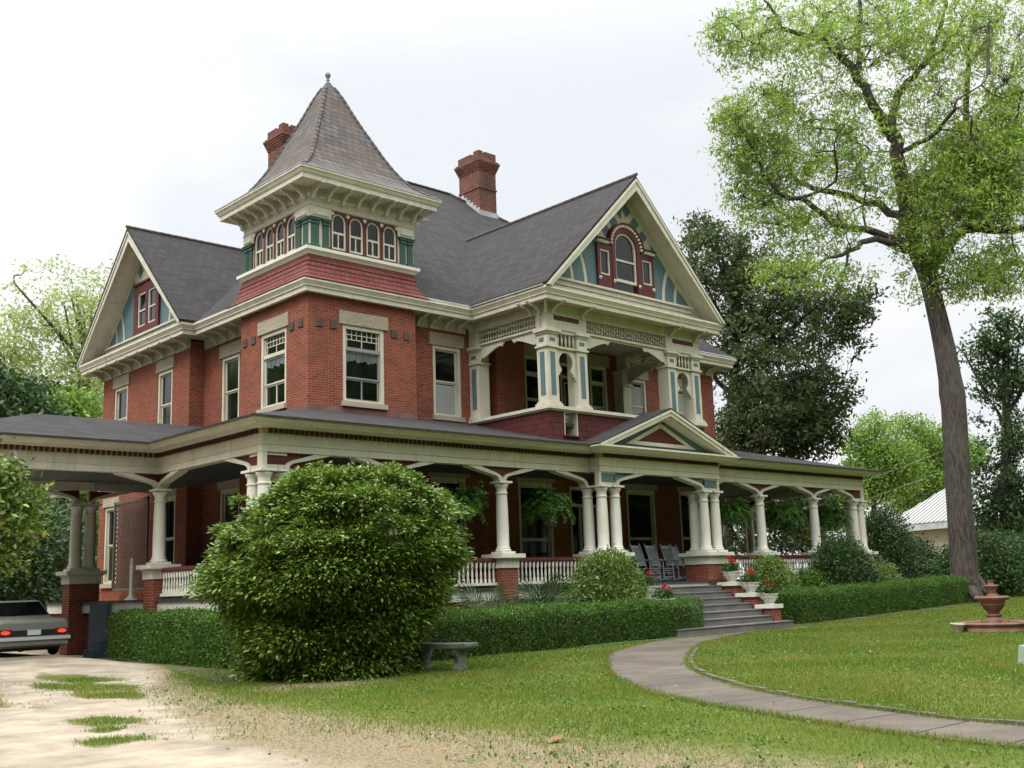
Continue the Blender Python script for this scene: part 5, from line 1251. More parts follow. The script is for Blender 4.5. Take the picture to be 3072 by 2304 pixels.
# clipped hedges ------------------------------------------------------------
def hedge(path, wdt, h, label, dens=2500, seed=0):
    """path = centre line points; rounded, slightly uneven clipped box of small leaves over a dark twig core"""
    t = empty('clipped_hedge', (path[0][0], path[0][1], 0), label=label, cat='hedge'); o = Vector((path[0][0], path[0][1], 0))
    q = MB(); PP_ = []; Ns = []
    tot = 0
    segs = list(zip(path, path[1:]))
    for (a, b_) in segs:
        a = Vector(a); b_ = Vector(b_); L = (b_ - a).length; d = (b_ - a) / L; n = Vector((-d.y, d.x))
        cnt = int(L * (wdt + 2 * h) * dens)
        u = RNG.uniform(-wdt * .35, L + wdt * .35, cnt); s = RNG.uniform(-1, 1, cnt) * (wdt / 2 + h)
        top = np.abs(s) < wdt / 2; hh = h * (1 + .035 * np.sin(u * 1.9 + 1) + .03 * np.sin(u * 4.7) + .02 * np.sin(u * 11 + s * 3))
        v = np.where(top, s, np.sign(s) * wdt / 2 * (1 + .05 * np.sin(u * 3.1) + .04 * np.sin(u * 7.7 + 1))); z = np.where(top, hh, hh - (np.abs(s) - wdt / 2))
        r = .16                                                 # soften the arrises
        ex = np.maximum(np.abs(v) - (wdt / 2 - r), 0); ez = np.maximum(z - (hh - r), 0); k = np.maximum(np.hypot(ex, ez) - r, 0)
        v = v - np.sign(v) * k * .6; z = z - k * .6
        v += RNG.normal(size=cnt) * .025; z = np.maximum(z + RNG.normal(size=cnt) * .025, .02)
        X = a.x + d.x * u + n.x * v; Y = a.y + d.y * u + n.y * v
        PP_.append(np.stack([X - o.x, Y - o.y, z + gh(X, Y)], 1)); Ns.append(np.stack([n.x * np.sign(v) * (~top), n.y * np.sign(v) * (~top), top * 1.0 + .3], 1))
        e_ = .15; m_ = lambda x, y, z, a=a, d=d, n=n: (a.x + d.x * x + n.x * y - o.x, a.y + d.y * x + n.y * y - o.y, (z + hz(a.x + d.x * x, a.y + d.y * x)) if z > .1 else -.02)
        nseg = max(int(L / 1.5), 1)
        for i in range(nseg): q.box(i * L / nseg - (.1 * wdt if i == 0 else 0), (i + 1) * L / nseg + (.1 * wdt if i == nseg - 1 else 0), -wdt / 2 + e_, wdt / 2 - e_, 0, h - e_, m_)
    # end faces
    for (p, dr_) in ((path[0], Vector(path[0]) - Vector(path[1])), (path[-1], Vector(path[-1]) - Vector(path[-2]))):
        dr_.normalize(); n = Vector((-dr_.y, dr_.x)); cnt = int(wdt * h * dens * 1.2); v = RNG.uniform(-wdt / 2, wdt / 2, cnt); z = RNG.uniform(.02, h, cnt); e_ = wdt * .35 + RNG.normal(size=cnt) * .03
        X = p[0] + dr_.x * e_ + n.x * v; Y = p[1] + dr_.y * e_ + n.y * v
        PP_.append(np.stack([X - o.x, Y - o.y, z + gh(X, Y)], 1)); Ns.append(np.tile([dr_.x, dr_.y, .3], (cnt, 1)))
    P = np.concatenate(PP_); Nn = np.concatenate(Ns); P = P + (RNG.random((len(P), 1)) < .06) * (Nn * .05 + RNG.normal(size=P.shape) * .03)
    leaf_mesh('foliage', P, .043, 'hedge_leaf', t, aspect=.55, up=.1, dirs=Nn + RNG.normal(size=Nn.shape) * .9 + np.array([0, 0, .5]))
    q.build('branches', 'hedge_core', t); return t
hedge([(-.9, -5.75), (8.35, -5.15)], 1.15, .92, 'long clipped hedge running from the camellia bush to the front steps')
hedge([(-3.5, 2.75), (-3.8, -3.3), (-3.95, -5.3), (-1.2, -5.8)], .75, 1.08, 'clipped hedge along the drive side of the porch, left of the camellia bush')
hedge([(14.3, -4.95), (25.6, -4.55)], 1.0, .95, 'clipped hedge running right from the front steps to the leaning tree')

# hanging ferns -------------------------------------------------------------
def fern():
    t = empty('hanging_fern'); q = MB(); q.lathe((0, 0, 0), [(.02, -.17), (.11, -.16), (.15, -.05), (.16, .0), (.14, .01)], 14); q.build('basket', 'iron', t, True)
    q = MB()
    for a in range(3):
        th = a * 2.094; q.tube([(.15 * math.cos(th), .15 * math.sin(th), 0), (0, 0, .62)], .004, 4)
    q.tube([(0, 0, .62), (0, 0, 1.17)], .005, 4); q.build('chain', 'iron', t)
    V = []; D_ = []; st = MB()
    for k in range(190):
        a = RNG.uniform(0, 2 * math.pi); L = RNG.uniform(.5, .88); el = RNG.uniform(.15, 1.35); v = Vector((math.cos(a) * math.cos(el), math.sin(a) * math.cos(el), math.sin(el))); p = Vector((math.cos(a) * .08, math.sin(a) * .08, .02)); P = [p.copy()]
        for s in range(12):
            v.z -= .17; v.normalize(); p = p + v * L / 12; P.append(p.copy())
            sd = v.cross(Vector((0, 0, 1))); 
            if sd.length > .01: sd.normalize()
            for sg in (-1, 1):
                for j in (0, .5): V.append(tuple(p + v * L / 24 * j * 2)); D_.append(tuple(sd * sg + v * .5))
        st.tube(P[::3], .004, 3)
    leaf_mesh('fronds', np.array(V), .078, 'fern_leaf', t, aspect=.4, up=.3, dirs=np.array(D_)); st.build('frond_stalks', 'fern_leaf', t); return t
fp = fern(); fsp = [(3.05, -2.45, 3.62, 'hanging fern nearest the camellia bush, left of the first free column'), (6.15, -2.6, 3.60, 'hanging fern in the bay left of the portico columns'), (14.45, -2.6, 3.58, 'hanging fern just right of the portico'),
                    (17.6, -2.6, 3.58, 'hanging fern between the two single columns of the right wing'), (20.7, -2.6, 3.60, 'hanging fern in the last bay of the right wing')]
for i, (x, y, z, lb) in enumerate(fsp):
    f_ = fp if i == 0 else copy_tree(fp); f_.location = (x, y, z); f_.rotation_euler.z = i * 1.3; tag(f_, lb, 'fern', 'hanging ferns along the porch')

# palmettos -----------------------------------------------------------------
def palmetto(x, y, label, n=13, L=1.0, sd=0, z0=0):
    t = empty('palmetto', (x, y, hz(x, y)), label=label, cat='palm', group='palmettos behind the long hedge')
    q = MB(); st = MB()
    for k in range(n):
        a = 2 * math.pi * k / n + RNG.normal() * .2; el = RNG.uniform(.5, 1.35); d = Vector((math.cos(a) * math.cos(el), math.sin(a) * math.cos(el), math.sin(el)))
        e_ = d * RNG.uniform(.4, .75) * L; st.tube([(0, 0, .0), tuple(e_ * .5 + Vector((0, 0, .08))), tuple(e_)], [.02, .014, .01], 5)
        s = d.cross(Vector((0, 0, 1))).normalized(); up_ = s.cross(d)
        for j in range(15):
            f = (j - 7) / 7 * 1.25; v = (d * math.cos(f) + s * math.sin(f)); l = L * (.75 - .2 * abs(f)) * RNG.uniform(.9, 1.1)
            m_ = e_ + v * l * .55 + up_ * .05; tip = e_ + v * l - Vector((0, 0, .16 * l)); w = v.cross(up_).normalized() * .016
            q.add([tuple(e_), tuple(m_ + w), tuple(tip), tuple(m_ - w)], [(0, 1, 2, 3)])
    for w_ in (q, st): w_.v = [(a_, b_, c_ + z0) for a_, b_, c_ in w_.v]
    if z0: tr = MB(); tr.tube([(0, 0, -.05), (0, 0, z0 + .08)], [.12, .09], 8); tr.build('trunk', 'dark_bark', t)
    q.build('fronds', 'palm_leaf', t); st.build('leaf_stalks', 'palm_leaf', t); return t
palmetto(4.15, -4.35, 'fan palmetto with upright grey-green blades against the balustrade', 16, 1.3, z0=.45); palmetto(2.2, -4.4, 'arching palmetto left of the brick pier', 12, 1.25, z0=.25)

# overhanging branch at the left edge: a tree whose trunk stands outside the picture
LBp = gnd(Vector((-12.6, -4.2, 0))); t = empty('overhanging_tree', tuple(LBp), label='tree at the left edge whose leafy low boughs hang before the carriage porch', cat='tree')
q = MB(); q.tube(spline([Vector((0, 0, -.2)), Vector((.1, .1, 1.6)), Vector((-.1, .3, 3.2)), Vector((.1, .2, 4.6))], 10), list(np.linspace(.2, .1, 10)), 10)
cl = [p - LBp for p in blob_centers([(20, 860 + 200, 22.2, 55, 50, 1), (60, 1100, 22.4, 45, 40, .9), (10, 1150, 22.4, 75, 50, 1.3), (80, 1110, 22.6, 30, 20, .3), (20, 1050, 22.2, 30, 30, .5), (-60, 1060, 22, 80, 120, 1.5), (20, 1215, 22.4, 60, 22, .7)], 130)]
nd = []
for i in range(9):
    e_ = cl[RNG.integers(len(cl))]; s = spline([Vector((0, .2, 3.0)), Vector((0, .2, 3.2)).lerp(e_, .5) + Vector((0, 0, .3)), e_], 9); q.tube(s, list(np.linspace(.07, .02, 9)), 6); nd += s
q.build('trunk', 'dark_bark', t, True); q = MB(); twigs(q, nd, cl, .02, .006); q.build('twigs', 'dark_bark', t)
leaf_mesh('crown', sprays(cl, 42, .17), .13, 'camellia_leaf', t, aspect=.45, droop=.3)

# unseen trees, added to darken the porch and drive and fill the pane reflections
mm = None
for i, (x, y, s_) in enumerate([(-36, -42, 1.3), (-24, -50, 1.5), (-10, -46, 1.4), (5, -48, 1.5), (19, -44, 1.4), (34, -37, 1.4), (-46, -26, 1.4), (-44, -8, 1.3), (50, -26, 1.4), (-38, 8, 1.3), (-34, 24, 1.3), (-26, 40, 1.3), (-23, 4, .85), (-18, 18, .85)]):
    if mm is None:
        mm = empty('unseen_tree', (x, y, 0)); q = MB(); ax = [Vector((0, 0, -.3)), Vector((.2, 0, 4)), Vector((0, .3, 8)), Vector((0, 0, 12))]; ax = spline(ax, 10); q.tube(ax, list(np.linspace(.5, .15, 10)), 10)
        cs = RNG.normal(size=(420, 3)); cs /= np.linalg.norm(cs, axis=1)[:, None]; cs = cs * (RNG.random((420, 1)) ** .4) * np.array([7.5, 7.5, 7.4]) + np.array([0, 0, 8]); nd = list(ax[4:])
        for e_ in cs[:14]: s2 = spline([ax[5], ax[5].lerp(Vector(e_), .5), Vector(e_)], 8); q.tube(s2, list(np.linspace(.2, .04, 8)), 6); nd += s2
        q.build('trunk', 'dark_bark', mm, True); leaf_mesh('crown', sprays([Vector(c) for c in cs], 55, .7), .7, 'far_leaf', mm, aspect=.55); o_ = mm
    else: o_ = copy_tree(mm)
    o_.location = (x, y, 0); o_.scale = (s_, s_, s_); o_.rotation_euler.z = i * .9
    tag(o_, 'leafy tree added out of view to shade the house and fill the pane reflections', 'tree', 'unseen trees added for shade and reflections')

# grass -----------------------------------------------------------------------
def grass(n, x0, x1, y0, y1, hgt, name, label, dist=None):
    x = RNG.uniform(x0, x1, n); y = RNG.uniform(y0, y1, n); s_, b_ = masks(x, y)
    # keep what the photograph's frame can hold, with a margin
    keep = ~inpoly(x, y, PATHPOLY)
    rx = (x - CAM.x) * RIGHT.x + (y - CAM.y) * RIGHT.y; fz = (x - CAM.x) * FWD.x + (y - CAM.y) * FWD.y
    keep &= (fz > 5) & (np.abs(rx) < fz * .62)
    dn = (1 - np.clip((b_ - .1) * 1.7, 0, .93)) * (1 - np.clip((s_ - .25) * 3, 0, 1)); keep &= RNG.random(n) < dn
    keep &= ~((x > -4.2) & (y > -5.2)) | (x > 26); keep &= ~((x > 7) & (x < 13.4) & (y > -6.2))
    dd = np.hypot(x - CAM.x, y - CAM.y); keep &= RNG.random(n) < np.clip((15. / dd) ** 1.0, 0, 1)
    x = x[keep]; y = y[keep]; k = len(x); dd = dd[keep]
    h = hgt * RNG.uniform(.45, 1.15, k) * (1 + .35 * np.sin(x * 1.3 + np.sin(y * .9) * 2)) ; w = .004 * (dd / 12) * RNG.uniform(.7, 1.5, k)
    a = RNG.uniform(0, 2 * np.pi, k); ca, sa = np.cos(a), np.sin(a); ln = RNG.normal(size=(k, 2)) * .45 * h[:, None]; z = gh(x, y)
    V = np.stack([np.stack([x - ca * w, y - sa * w, z], 1), np.stack([x + ca * w, y + sa * w, z], 1), np.stack([x + ln[:, 0], y + ln[:, 1], z + h], 1)], 1).reshape(-1, 3)
    me = bpy.data.meshes.new(name); me.vertices.add(3 * k); me.vertices.foreach_set('co', V.astype(np.float32).ravel()); me.loops.add(3 * k); me.loops.foreach_set('vertex_index', np.arange(3 * k, dtype=np.int32))
    me.polygons.add(k); me.polygons.foreach_set('loop_start', np.arange(0, 3 * k, 3, dtype=np.int32)); me.update(calc_edges=True); me.materials.append(MAT['grass_blade'])
    o = bpy.data.objects.new(name, me); C.objects.link(o); tag(o, label, 'grass', kind='stuff')
grass(1150000, -14, 32, -22, -3, .045, 'grass', 'short green lawn grass with yellowish patches')
# fallen leaves: scattered litter, too many to count
n = 2600; x = RNG.uniform(-10, 14, n); y = RNG.uniform(-20, -5, n); s_, b_ = masks(x, y); keep = (RNG.random(n) < np.clip(b_ * 1.6 - .1, .05, 1)) & (RNG.random(n) > s_ * .85); x = x[keep]; y = y[keep]
P = np.stack([x, y, gh(x, y) + .02], 1); dirs = RNG.normal(size=P.shape); dirs[:, 2] *= .15
o = leaf_mesh('leaf_litter', P, .055, 'litter_leaf', aspect=.6, up=3, dirs=dirs); tag(o, 'scattered brown dead leaves on the turf beside the drive', 'dead leaves', kind='stuff')

# ================================================================== THINGS ON THE PORCH, STEPS AND LAWN
# rocking chairs
def rocker(slats=7, plain=False):
    t = empty('rocking_chair'); r = .018
    tb = lambda q, a, b_, rad=r, s=8: q.tube([a, b_], rad, s)
    for sx in (-1, 1):
        q = MB(); P = [Vector((sx * .24, -.52 + 1.02 * k / 12, .035 + .14 * ((k / 12 - .45) ** 2) * 3)) for k in range(13)]; q.tube(P, .019, 6); q.build('rocker', 'chair_paint', t, True)
        q = MB(); tb(q, (sx * .25, -.26, .05), (sx * .245, -.23, .66)); q.build('leg', 'chair_paint', t, True)
        q = MB(); q.tube([(sx * .22, .16, .05), (sx * .22, .20, .42), (sx * .235, .34, .85), (sx * .24, .46, 1.20)], [.02, .02, .019, .016], 8); q.build('leg', 'chair_paint', t, True)
        q = MB(); q.box(sx * .25 - .045, sx * .25 + .045, -.31, .27, .66, .682); q.build('armrest', 'chair_paint', t)
        q = MB()
        for z in (.17, .27): tb(q, (sx * .25, -.26, z), (sx * .22, .17, z), .011, 6)
        q.build('stretcher', 'chair_paint', t)
    q = MB()
    for z in (.15, .26, .34): tb(q, (-.25, -.255, z), (.25, -.255, z), .011, 6)
    tb(q, (-.22, .17, .22), (.22, .17, .22), .011, 6); q.build('stretcher', 'chair_paint', t)
    q = MB(); n = 8
    for k in range(n): q.box(-.25 + k * .0625, -.25 + k * .0625 + .056, -.27, .22, .405 - .012 * math.sin(math.pi * (k + .5) / n), .425 - .012 * math.sin(math.pi * (k + .5) / n))
    q.build('seat', 'chair_paint', t)
    bk_ = lambda s: (.225 + .235 * s, .50 + .62 * s)     # (y,z) along the back
    q = MB()
    def slab(q, x0, x1, s0, s1, th=.016):
        (y0, z0), (y1, z1) = bk_(s0), bk_(s1); q.add([(x0, y0, z0), (x1, y0, z0), (x1, y1, z1), (x0, y1, z1), (x0, y0 + th, z0), (x1, y0 + th, z0), (x1, y1 + th, z1), (x0, y1 + th, z1)], [(0, 1, 2, 3), (4, 7, 6, 5), (0, 4, 5, 1), (2, 6, 7, 3), (0, 3, 7, 4), (1, 5, 6, 2)])
    if plain: slab(q, -.215, .215, .0, 1.0)
    else:
        slab(q, -.22, .22, .90, 1.02); slab(q, -.22, .22, .0, .08)
        for k in range(slats): x = -.19 + k * .38 / (slats - 1); slab(q, x - .015, x + .015, .08, .90)
    q.build('backrest', 'chair_paint', t); return t
rk = [rocker(7), None, rocker(6), rocker(7, True)]; rk[1] = copy_tree(rk[0])
for o, (x, y, rz, lb) in zip(rk, [(10.62, -2.3, 6, 'grey slatted rocking chair nearest the left portico columns'), (11.40, -2.2, 2, 'grey slatted rocking chair second from the left portico columns'), (12.15, -2.2, -2, 'grey rocking chair with a gap below its top rail'), (12.95, -1.95, 14, 'rocking chair with solid back, turned and nearest the right portico columns')]):
    o.location = (x, y, FZ); o.rotation_euler.z = R_(rz); tag(o, lb, 'rocking chair', 'rocking chairs on the porch')

# geranium pots
def pot(z0=0):
    t = empty('geranium_pot'); q = MB(); q.lathe((0, 0, 0), [(.12, 0), (.15, .0), (.15, .025), (.12, .035), (.17, .10), (.23, .19), (.265, .275), (.28, .285), (.28, .31), (.24, .31), (.235, .27)], 8); p = q.build('bowl', 'pot_white', t)
    q = MB()
    for k in range(8):
        a = (k + .5) * math.pi / 4
        for dx, z in ((-.05, .2), (.05, .2), (0, .15)):
            c_ = Vector((math.cos(a) * (.178 + (z - .1) * .62) + -math.sin(a) * dx, math.sin(a) * (.178 + (z - .1) * .62) + math.cos(a) * dx, z)); q.lathe(tuple(c_), [(.0, -.02), (.018, -.012), (.02, .0), (.018, .012), (.0, .02)], 6)
    q.build('relief', 'pot_white', p, True)
    q = MB(); q.lathe((0, 0, 0), [(.235, .26), (.0, .28)], 10); q.build('soil', 'soil', t)
    P = RNG.normal(size=(700, 3)) * np.array([.12, .12, .07]) + np.array([0, 0, .42]); P[:, 2] = np.maximum(P[:, 2], .29); leaf_mesh('foliage', P, .055, 'geranium_leaf', t, aspect=.9, up=.5)
    return t
def blooms(t, hs, mat):
    for (x, y, z, r) in hs:
        P = RNG.normal(size=(90, 3)); P /= np.linalg.norm(P, axis=1)[:, None]; P = P * r * RNG.uniform(.6, 1, (90, 1)) * np.array([1, 1, .8]) + np.array([x, y, z]); leaf_mesh('bloom', P, .03, mat, t, aspect=.8)
        q = MB(); q.tube([(x * .3, y * .3, .35), (x, y, z)], .005, 4); q.build('flower_stalk', 'geranium_leaf', t)
pots = [(12.5, -4.0, 1.37, 'petal_red', [(-.16, -.1, .62, .07), (.0, -.1, .64, .075), (-.08, .05, .75, .055), (.12, .0, .66, .06)], 'white geranium pot on the top coping right of the steps'),
        (12.5, -4.66, 1.03, 'petal_red', [(-.22, -.05, .58, .06), (.08, -.1, .60, .085), (.16, .0, .66, .06)], 'white geranium pot on the middle coping right of the steps'),
        (12.5, -5.3, .69, 'petal_red', [(-.14, -.1, .56, .07), (-.05, .05, .66, .055), (.18, -.1, .54, .05)], 'white geranium pot on the lowest coping right of the steps'),
        (7.70, -4.0, 1.37, 'petal_red', [(.0, -.1, .62, .06), (.2, -.05, .55, .06), (-.05, .0, .70, .05)], 'white geranium pot on the top coping left of the steps'),
        (7.70, -4.66, 1.03, 'petal_red', [(-.05, -.1, .66, .07), (.0, -.1, .55, .07), (.2, -.15, .42, .08)], 'white geranium pot on the middle coping left of the steps'),
        (7.70, -5.3, .69, 'petal_pink', [(-.15, .0, .60, .05), (.05, -.1, .52, .07), (.3, .0, .58, .07), (.32, .05, .66, .05)], 'pink geranium pot on the lowest coping left of the steps, half hidden by the hedge')]
pp = pot(); base_children = None; plist = [pp] + [copy_tree(pp) for _ in pots[1:]]
for o, (x, y, z, mt_, hs, lb) in zip(plist, pots):
    o.location = (x, y, z + .002); o.rotation_euler.z = RNG.uniform(0, 1); tag(o, lb, 'flower pot', 'geranium pots beside the front steps'); blooms(o, hs, mt_)

# stone bench
BN = empty('stone_bench', (-2.42, -8.35, 0), R_(-78), label='weathered grey stone garden bench beside the camellia bush', cat='bench')
q = MB(); P = []
for i, x in enumerate(np.linspace(-.78, .78, 13)): P.append((x, .14 * (x / .78) ** 2 - .05))
q2 = [(x, y - .2) for x, y in P] + [(x, y + .2) for x, y in P[::-1]]
n = len(q2); q.add([(x, y, .40) for x, y in q2] + [(x * 1.02, y * 1.0, .43) for x, y in q2] + [(x * 1.02, y, .475) for x, y in q2] + [(x * .99, y * .97, .485) for x, y in q2], [tuple(range(n))[::-1], tuple(range(3 * n, 4 * n))] + [(k * n + i, k * n + (i + 1) % n, (k + 1) * n + (i + 1) % n, (k + 1) * n + i) for k in range(3) for i in range(n)])
q.build('seat', 'bench_stone', BN)
for sx in (-1, 1):
    q = MB(); A_ = [(-.17, 0), (.17, 0), (.17, .05), (.13, .09), (.10, .15), (.11, .22), (.16, .28), (.18, .34), (.18, .40), (-.18, .40), (-.18, .34), (-.16, .28), (-.11, .22), (-.10, .15), (-.13, .09), (-.17, .05)]
    q.prism(A_, -.07, .07, lambda u, w, z, sx=sx: (sx * .52 + w, u + .03, z)); q.box(sx * .52 - .085, sx * .52 + .085, -.12, .18, .0, .04); 
    q.box(sx * .52 - .04, sx * .52 + .04, -.03, .09, .06, .38); q.build('leg', 'bench_stone', BN)

BN.scale = (.80, 1, 1)
# fountain
ff_ = atd(2987, 1890, 29.2)
FT = empty('garden_fountain', (ff_.x, ff_.y, 0), label='tiered terracotta fountain standing in a wide round basin on the right lawn', cat='fountain')
FX = Vector((10.95, -12.35, 0))
q = MB(); q.lathe((0, 0, 0), [(.86, 0), (.90, .03), (.87, .09), (.86, .13), (.90, .17), (.92, .21), (.90, .245), (.82, .25), (.78, .22), (.76, .06), (0, .05)], 48); q.build('basin', 'terracotta', FT, True)
q = MB(); q.box(-.26, .26, -.26, .26, .05, .28); q.lathe((0, 0, 0), [(.34, .20), (.30, .28), (.24, .31), (.17, .37), (.20, .40), (.20, .43), (.16, .45)], 24); q.build('plinth', 'terracotta', FT, True)
q = MB(); q.lathe((0, 0, 0), [(.11, .45), (.14, .47), (.15, .50), (.21, .56), (.27, .64), (.28, .66), (.30, .68), (.285, .70), (.315, .78), (.37, .80), (.40, .82), (.42, .86), (.40, .90), (.36, .90), (.31, .84), (0, .80)], 32); q.build('bowl', 'terracotta', FT, True)
q = MB(); q.lathe((0, 0, 0), [(.17, .80), (.13, .92), (.09, .97), (.11, 1.0), (.12, 1.04), (.15, 1.09), (.18, 1.13), (.195, 1.16), (.175, 1.185), (.09, 1.19), (.08, 1.21), (.075, 1.26), (.095, 1.29), (.095, 1.31), (.0, 1.31)], 24); q.build('upper_bowl', 'terracotta', FT, True)
FT.scale = (.93, .93, .93)
# tipped white pot with a dark cord beside the basin
fp_ = atd(2874, 1890, 28.6)
o = empty('garden_pot', (fp_.x, fp_.y, 0), .4, label='small white planter lying by the fountain basin', cat='planter')
q = MB(); q.lathe((0, 0, .0), [(.10, 0), (.13, .02), (.17, .10), (.24, .20), (.29, .25), (.30, .28), (.27, .28), (.2, .2), (0, .15)], 8); ob = q.build('bowl', 'tan_stone', o); ob.rotation_euler = (.06, -.05, 0); o.scale = (.62, .62, .8)
q = MB(); q.tube(spline([Vector((-.1, -.25, .28)), Vector((-.16, -.32, .15)), Vector((-.05, -.33, .03)), Vector((.12, -.3, .1)), Vector((.2, -.22, .25))], 14), .009, 5); q.build('cord', 'iron', o)
# utility cover at the right edge
q = MB(); q.box(-.17, .17, -.15, .15, 0, .02); q.add([(-.15, -.13, .02), (.15, -.13, .02), (.15, .13, .02), (-.15, .13, .02), (-.11, -.1, .26), (.11, -.1, .26), (.11, .1, .29), (-.11, .1, .29)], [(0, 1, 5, 4), (1, 2, 6, 5), (2, 3, 7, 6), (3, 0, 4, 7), (4, 5, 6, 7)])
pgb = atd(3066, 1985, 19.0); o = q.build('utility_box', 'utility_green', None); o.location = (pgb.x + .1, pgb.y - .08, 0); tag(o, 'pale green utility box cut by the right edge of the picture', 'utility box')
# single large dead leaf, garden hose along the path
q = MB(); 
P = [(-.12, 0, .012), (-.05, .05, .02), (.03, .06, .03), (.12, .02, .04), (.06, -.04, .02), (-.04, -.05, .015)]; q.add(P, [(0, 1, 2, 3, 4, 5)]); o = q.build('fallen_leaf', 'dead_leaf', None); pl = atd(1536 + 190 * .694, 1600 + 905 * .694, 15)
tt = -CAM.z / ray(1536 + 190 * .694, 1600 + 905 * .694).z; pl = CAM + ray(1536 + 190 * .694, 1600 + 905 * .694) * tt; o.location = (pl.x, pl.y, .02); tag(o, 'single large curled pale brown leaf lying on the near lawn', 'leaf')
q = MB(); q.tube(spline([Vector((3.5, -6.25, .02)), Vector((5, -6.1, .03)), Vector((6.6, -6.0, .02)), Vector((8.2, -6.0, .03))], 20), .014, 5); tag(q.build('garden_hose', 'hose', None), 'thin green garden hose lying along the foot of the long hedge', 'hose')

# lantern under the porte-cochere
o = empty('porch_lantern', (-5.6, 4.2, 3.55), label='black hanging lantern under the carriage porch roof', cat='lantern')
q = MB(); q.lathe((0, 0, 0), [(.0, .52), (.05, .5), (.07, .44), (.19, .36), (.19, .33), (.15, .32)], 6); q.lathe((0, 0, 0), [(.0, -.06), (.04, -.02), (.13, .0), (.13, .02)], 6)
for k in range(6): a = k * math.pi / 3; q.tube([(.13 * math.cos(a), .13 * math.sin(a), 0), (.16 * math.cos(a), .16 * math.sin(a), .34)], .01, 5)
q.build('cage', 'iron', o); q = MB(); q.lathe((0, 0, 0), [(.115, .02), (.14, .32)], 6); q.build('pane', 'glass', o); q = MB(); q.tube([(0, 0, .5), (0, 0, 1.24)], .008, 5); q.build('chain', 'iron', o)

# ---- the parked saloon, seen from behind
CARX, CARY, CZ = -5.42, 3.75, hz(-4.78, 3.5) + .02
CR = empty('parked_car', (CARX, CARY, CZ), R_(-3), label='old grey two-door saloon with red tail lamps under the carriage porch', cat='car')
Lc = 4.7; W2 = .86
secs = [  # y, half width, z bottom, z deck/roof profile handled below
]
def car_body():
    q = MB()
    # lower body: rings along the length (y from 0 rear to Lc front)
    ys = [0, .04, .18, .6, 1.3, 2.6, 3.6, 4.3, 4.62, 4.7]; hw = [.80, .83, .86, .88, .88, .88, .88, .86, .82, .78]; zt = [.84, .885, .905, .915, .92, .92, .91, .88, .83, .78]; zb = [.36, .30, .24, .20, .19, .19, .19, .22, .28, .34]
    vs = []
    for y, w, t_, b_ in zip(ys, hw, zt, zb):
        vs += [(-w * .93, y, b_), (-w, y, b_ + .12), (-w, y, t_ - .14), (-w * .965, y, t_ - .03), (-w * .9, y, t_), (w * .9, y, t_), (w * .965, y, t_ - .03), (w, y, t_ - .14), (w, y, b_ + .12), (w * .93, y, b_)]
    n = 10; fs = [(i * n + k, i * n + (k + 1) % n, (i + 1) * n + (k + 1) % n, (i + 1) * n + k) for i in range(len(ys) - 1) for k in range(n)] + [tuple(range(n)), tuple((len(ys) - 1) * n + k for k in range(n))[::-1]]
    q.add(vs, fs)
    # cabin
    cs = [(1.02, .74, .915), (1.10, .72, .97), (1.62, .60, 1.345), (1.80, .58, 1.375), (2.7, .58, 1.385), (2.95, .60, 1.35), (3.5, .72, .93)]
    vs = []
    for y, w, z in cs: vs += [(-w, y, z), (w, y, z), (w + .12 if z > 1.2 else w, y, .90), (-(w + .12 if z > 1.2 else w), y, .90)]
    fs = [(4 * i + k, 4 * i + (k + 1) % 4, 4 * i + 4 + (k + 1) % 4, 4 * i + 4 + k) for i in range(len(cs) - 1) for k in range(4)] + [(3, 2, 1, 0), tuple(4 * (len(cs) - 1) + k for k in range(4))]
    q.add(vs, fs); return q
body = car_body().build('body', 'car_grey', CR); 
mod = body.modifiers.new('bevel', 'BEVEL'); mod.width = .02; mod.segments = 2; mod.limit_method = 'ANGLE'
q = MB(); q.add([(-.66, 1.135, 1.0), (.66, 1.135, 1.0), (.555, 1.585, 1.325), (-.555, 1.585, 1.325)], [(0, 1, 2, 3)]); q.v = [(x, y - .012, z + .012) for x, y, z in q.v]; q.build('rear_window', 'glass', CR)
for sx in (-1, 1):
    q = MB(); q.add([(sx * .735, 1.45, 1.0), (sx * .735, 3.2, 1.0), (sx * .625, 2.85, 1.31), (sx * .625, 1.8, 1.31)], [(0, 1, 2, 3)]); q.v = [(x + sx * .012, y, z) for x, y, z in q.v]; q.build('side_window', 'glass', CR)
q = MB(); q.box(-.85, .85, -.10, .06, .42, .475); q.box(-.85, .85, -.075, .05, .475, .50); q.build('bumper', 'chrome', CR)
q = MB(); q.box(-.80, .80, -.06, .10, .30, .41); q.build('rear_valance', 'car_grey', CR)
q = MB(); q.box(-.78, .78, -.012, .02, .52, .66); q.build('rear_panel', 'iron', CR)
for sx in (-1, 1):
    q = MB(); q.box(sx * .50, sx * .80, -.022, .01, .55, .68); l_ = q.build('tail_light', 'rear_lens' if 'rear_lens' in MAT else 'maroon', CR)
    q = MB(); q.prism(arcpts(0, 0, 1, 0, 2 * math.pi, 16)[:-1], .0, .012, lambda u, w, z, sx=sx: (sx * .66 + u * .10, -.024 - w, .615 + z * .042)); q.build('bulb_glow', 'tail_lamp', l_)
q = MB(); q.box(-.155, .155, -.045, -.025, .54, .70); pl_ = q.build('number_plate', 'plate_white', CR); q = MB(); q.box(-.155, .155, -.0475, -.0452, .665, .70); q.build('stripe', 'plate_blue', pl_)
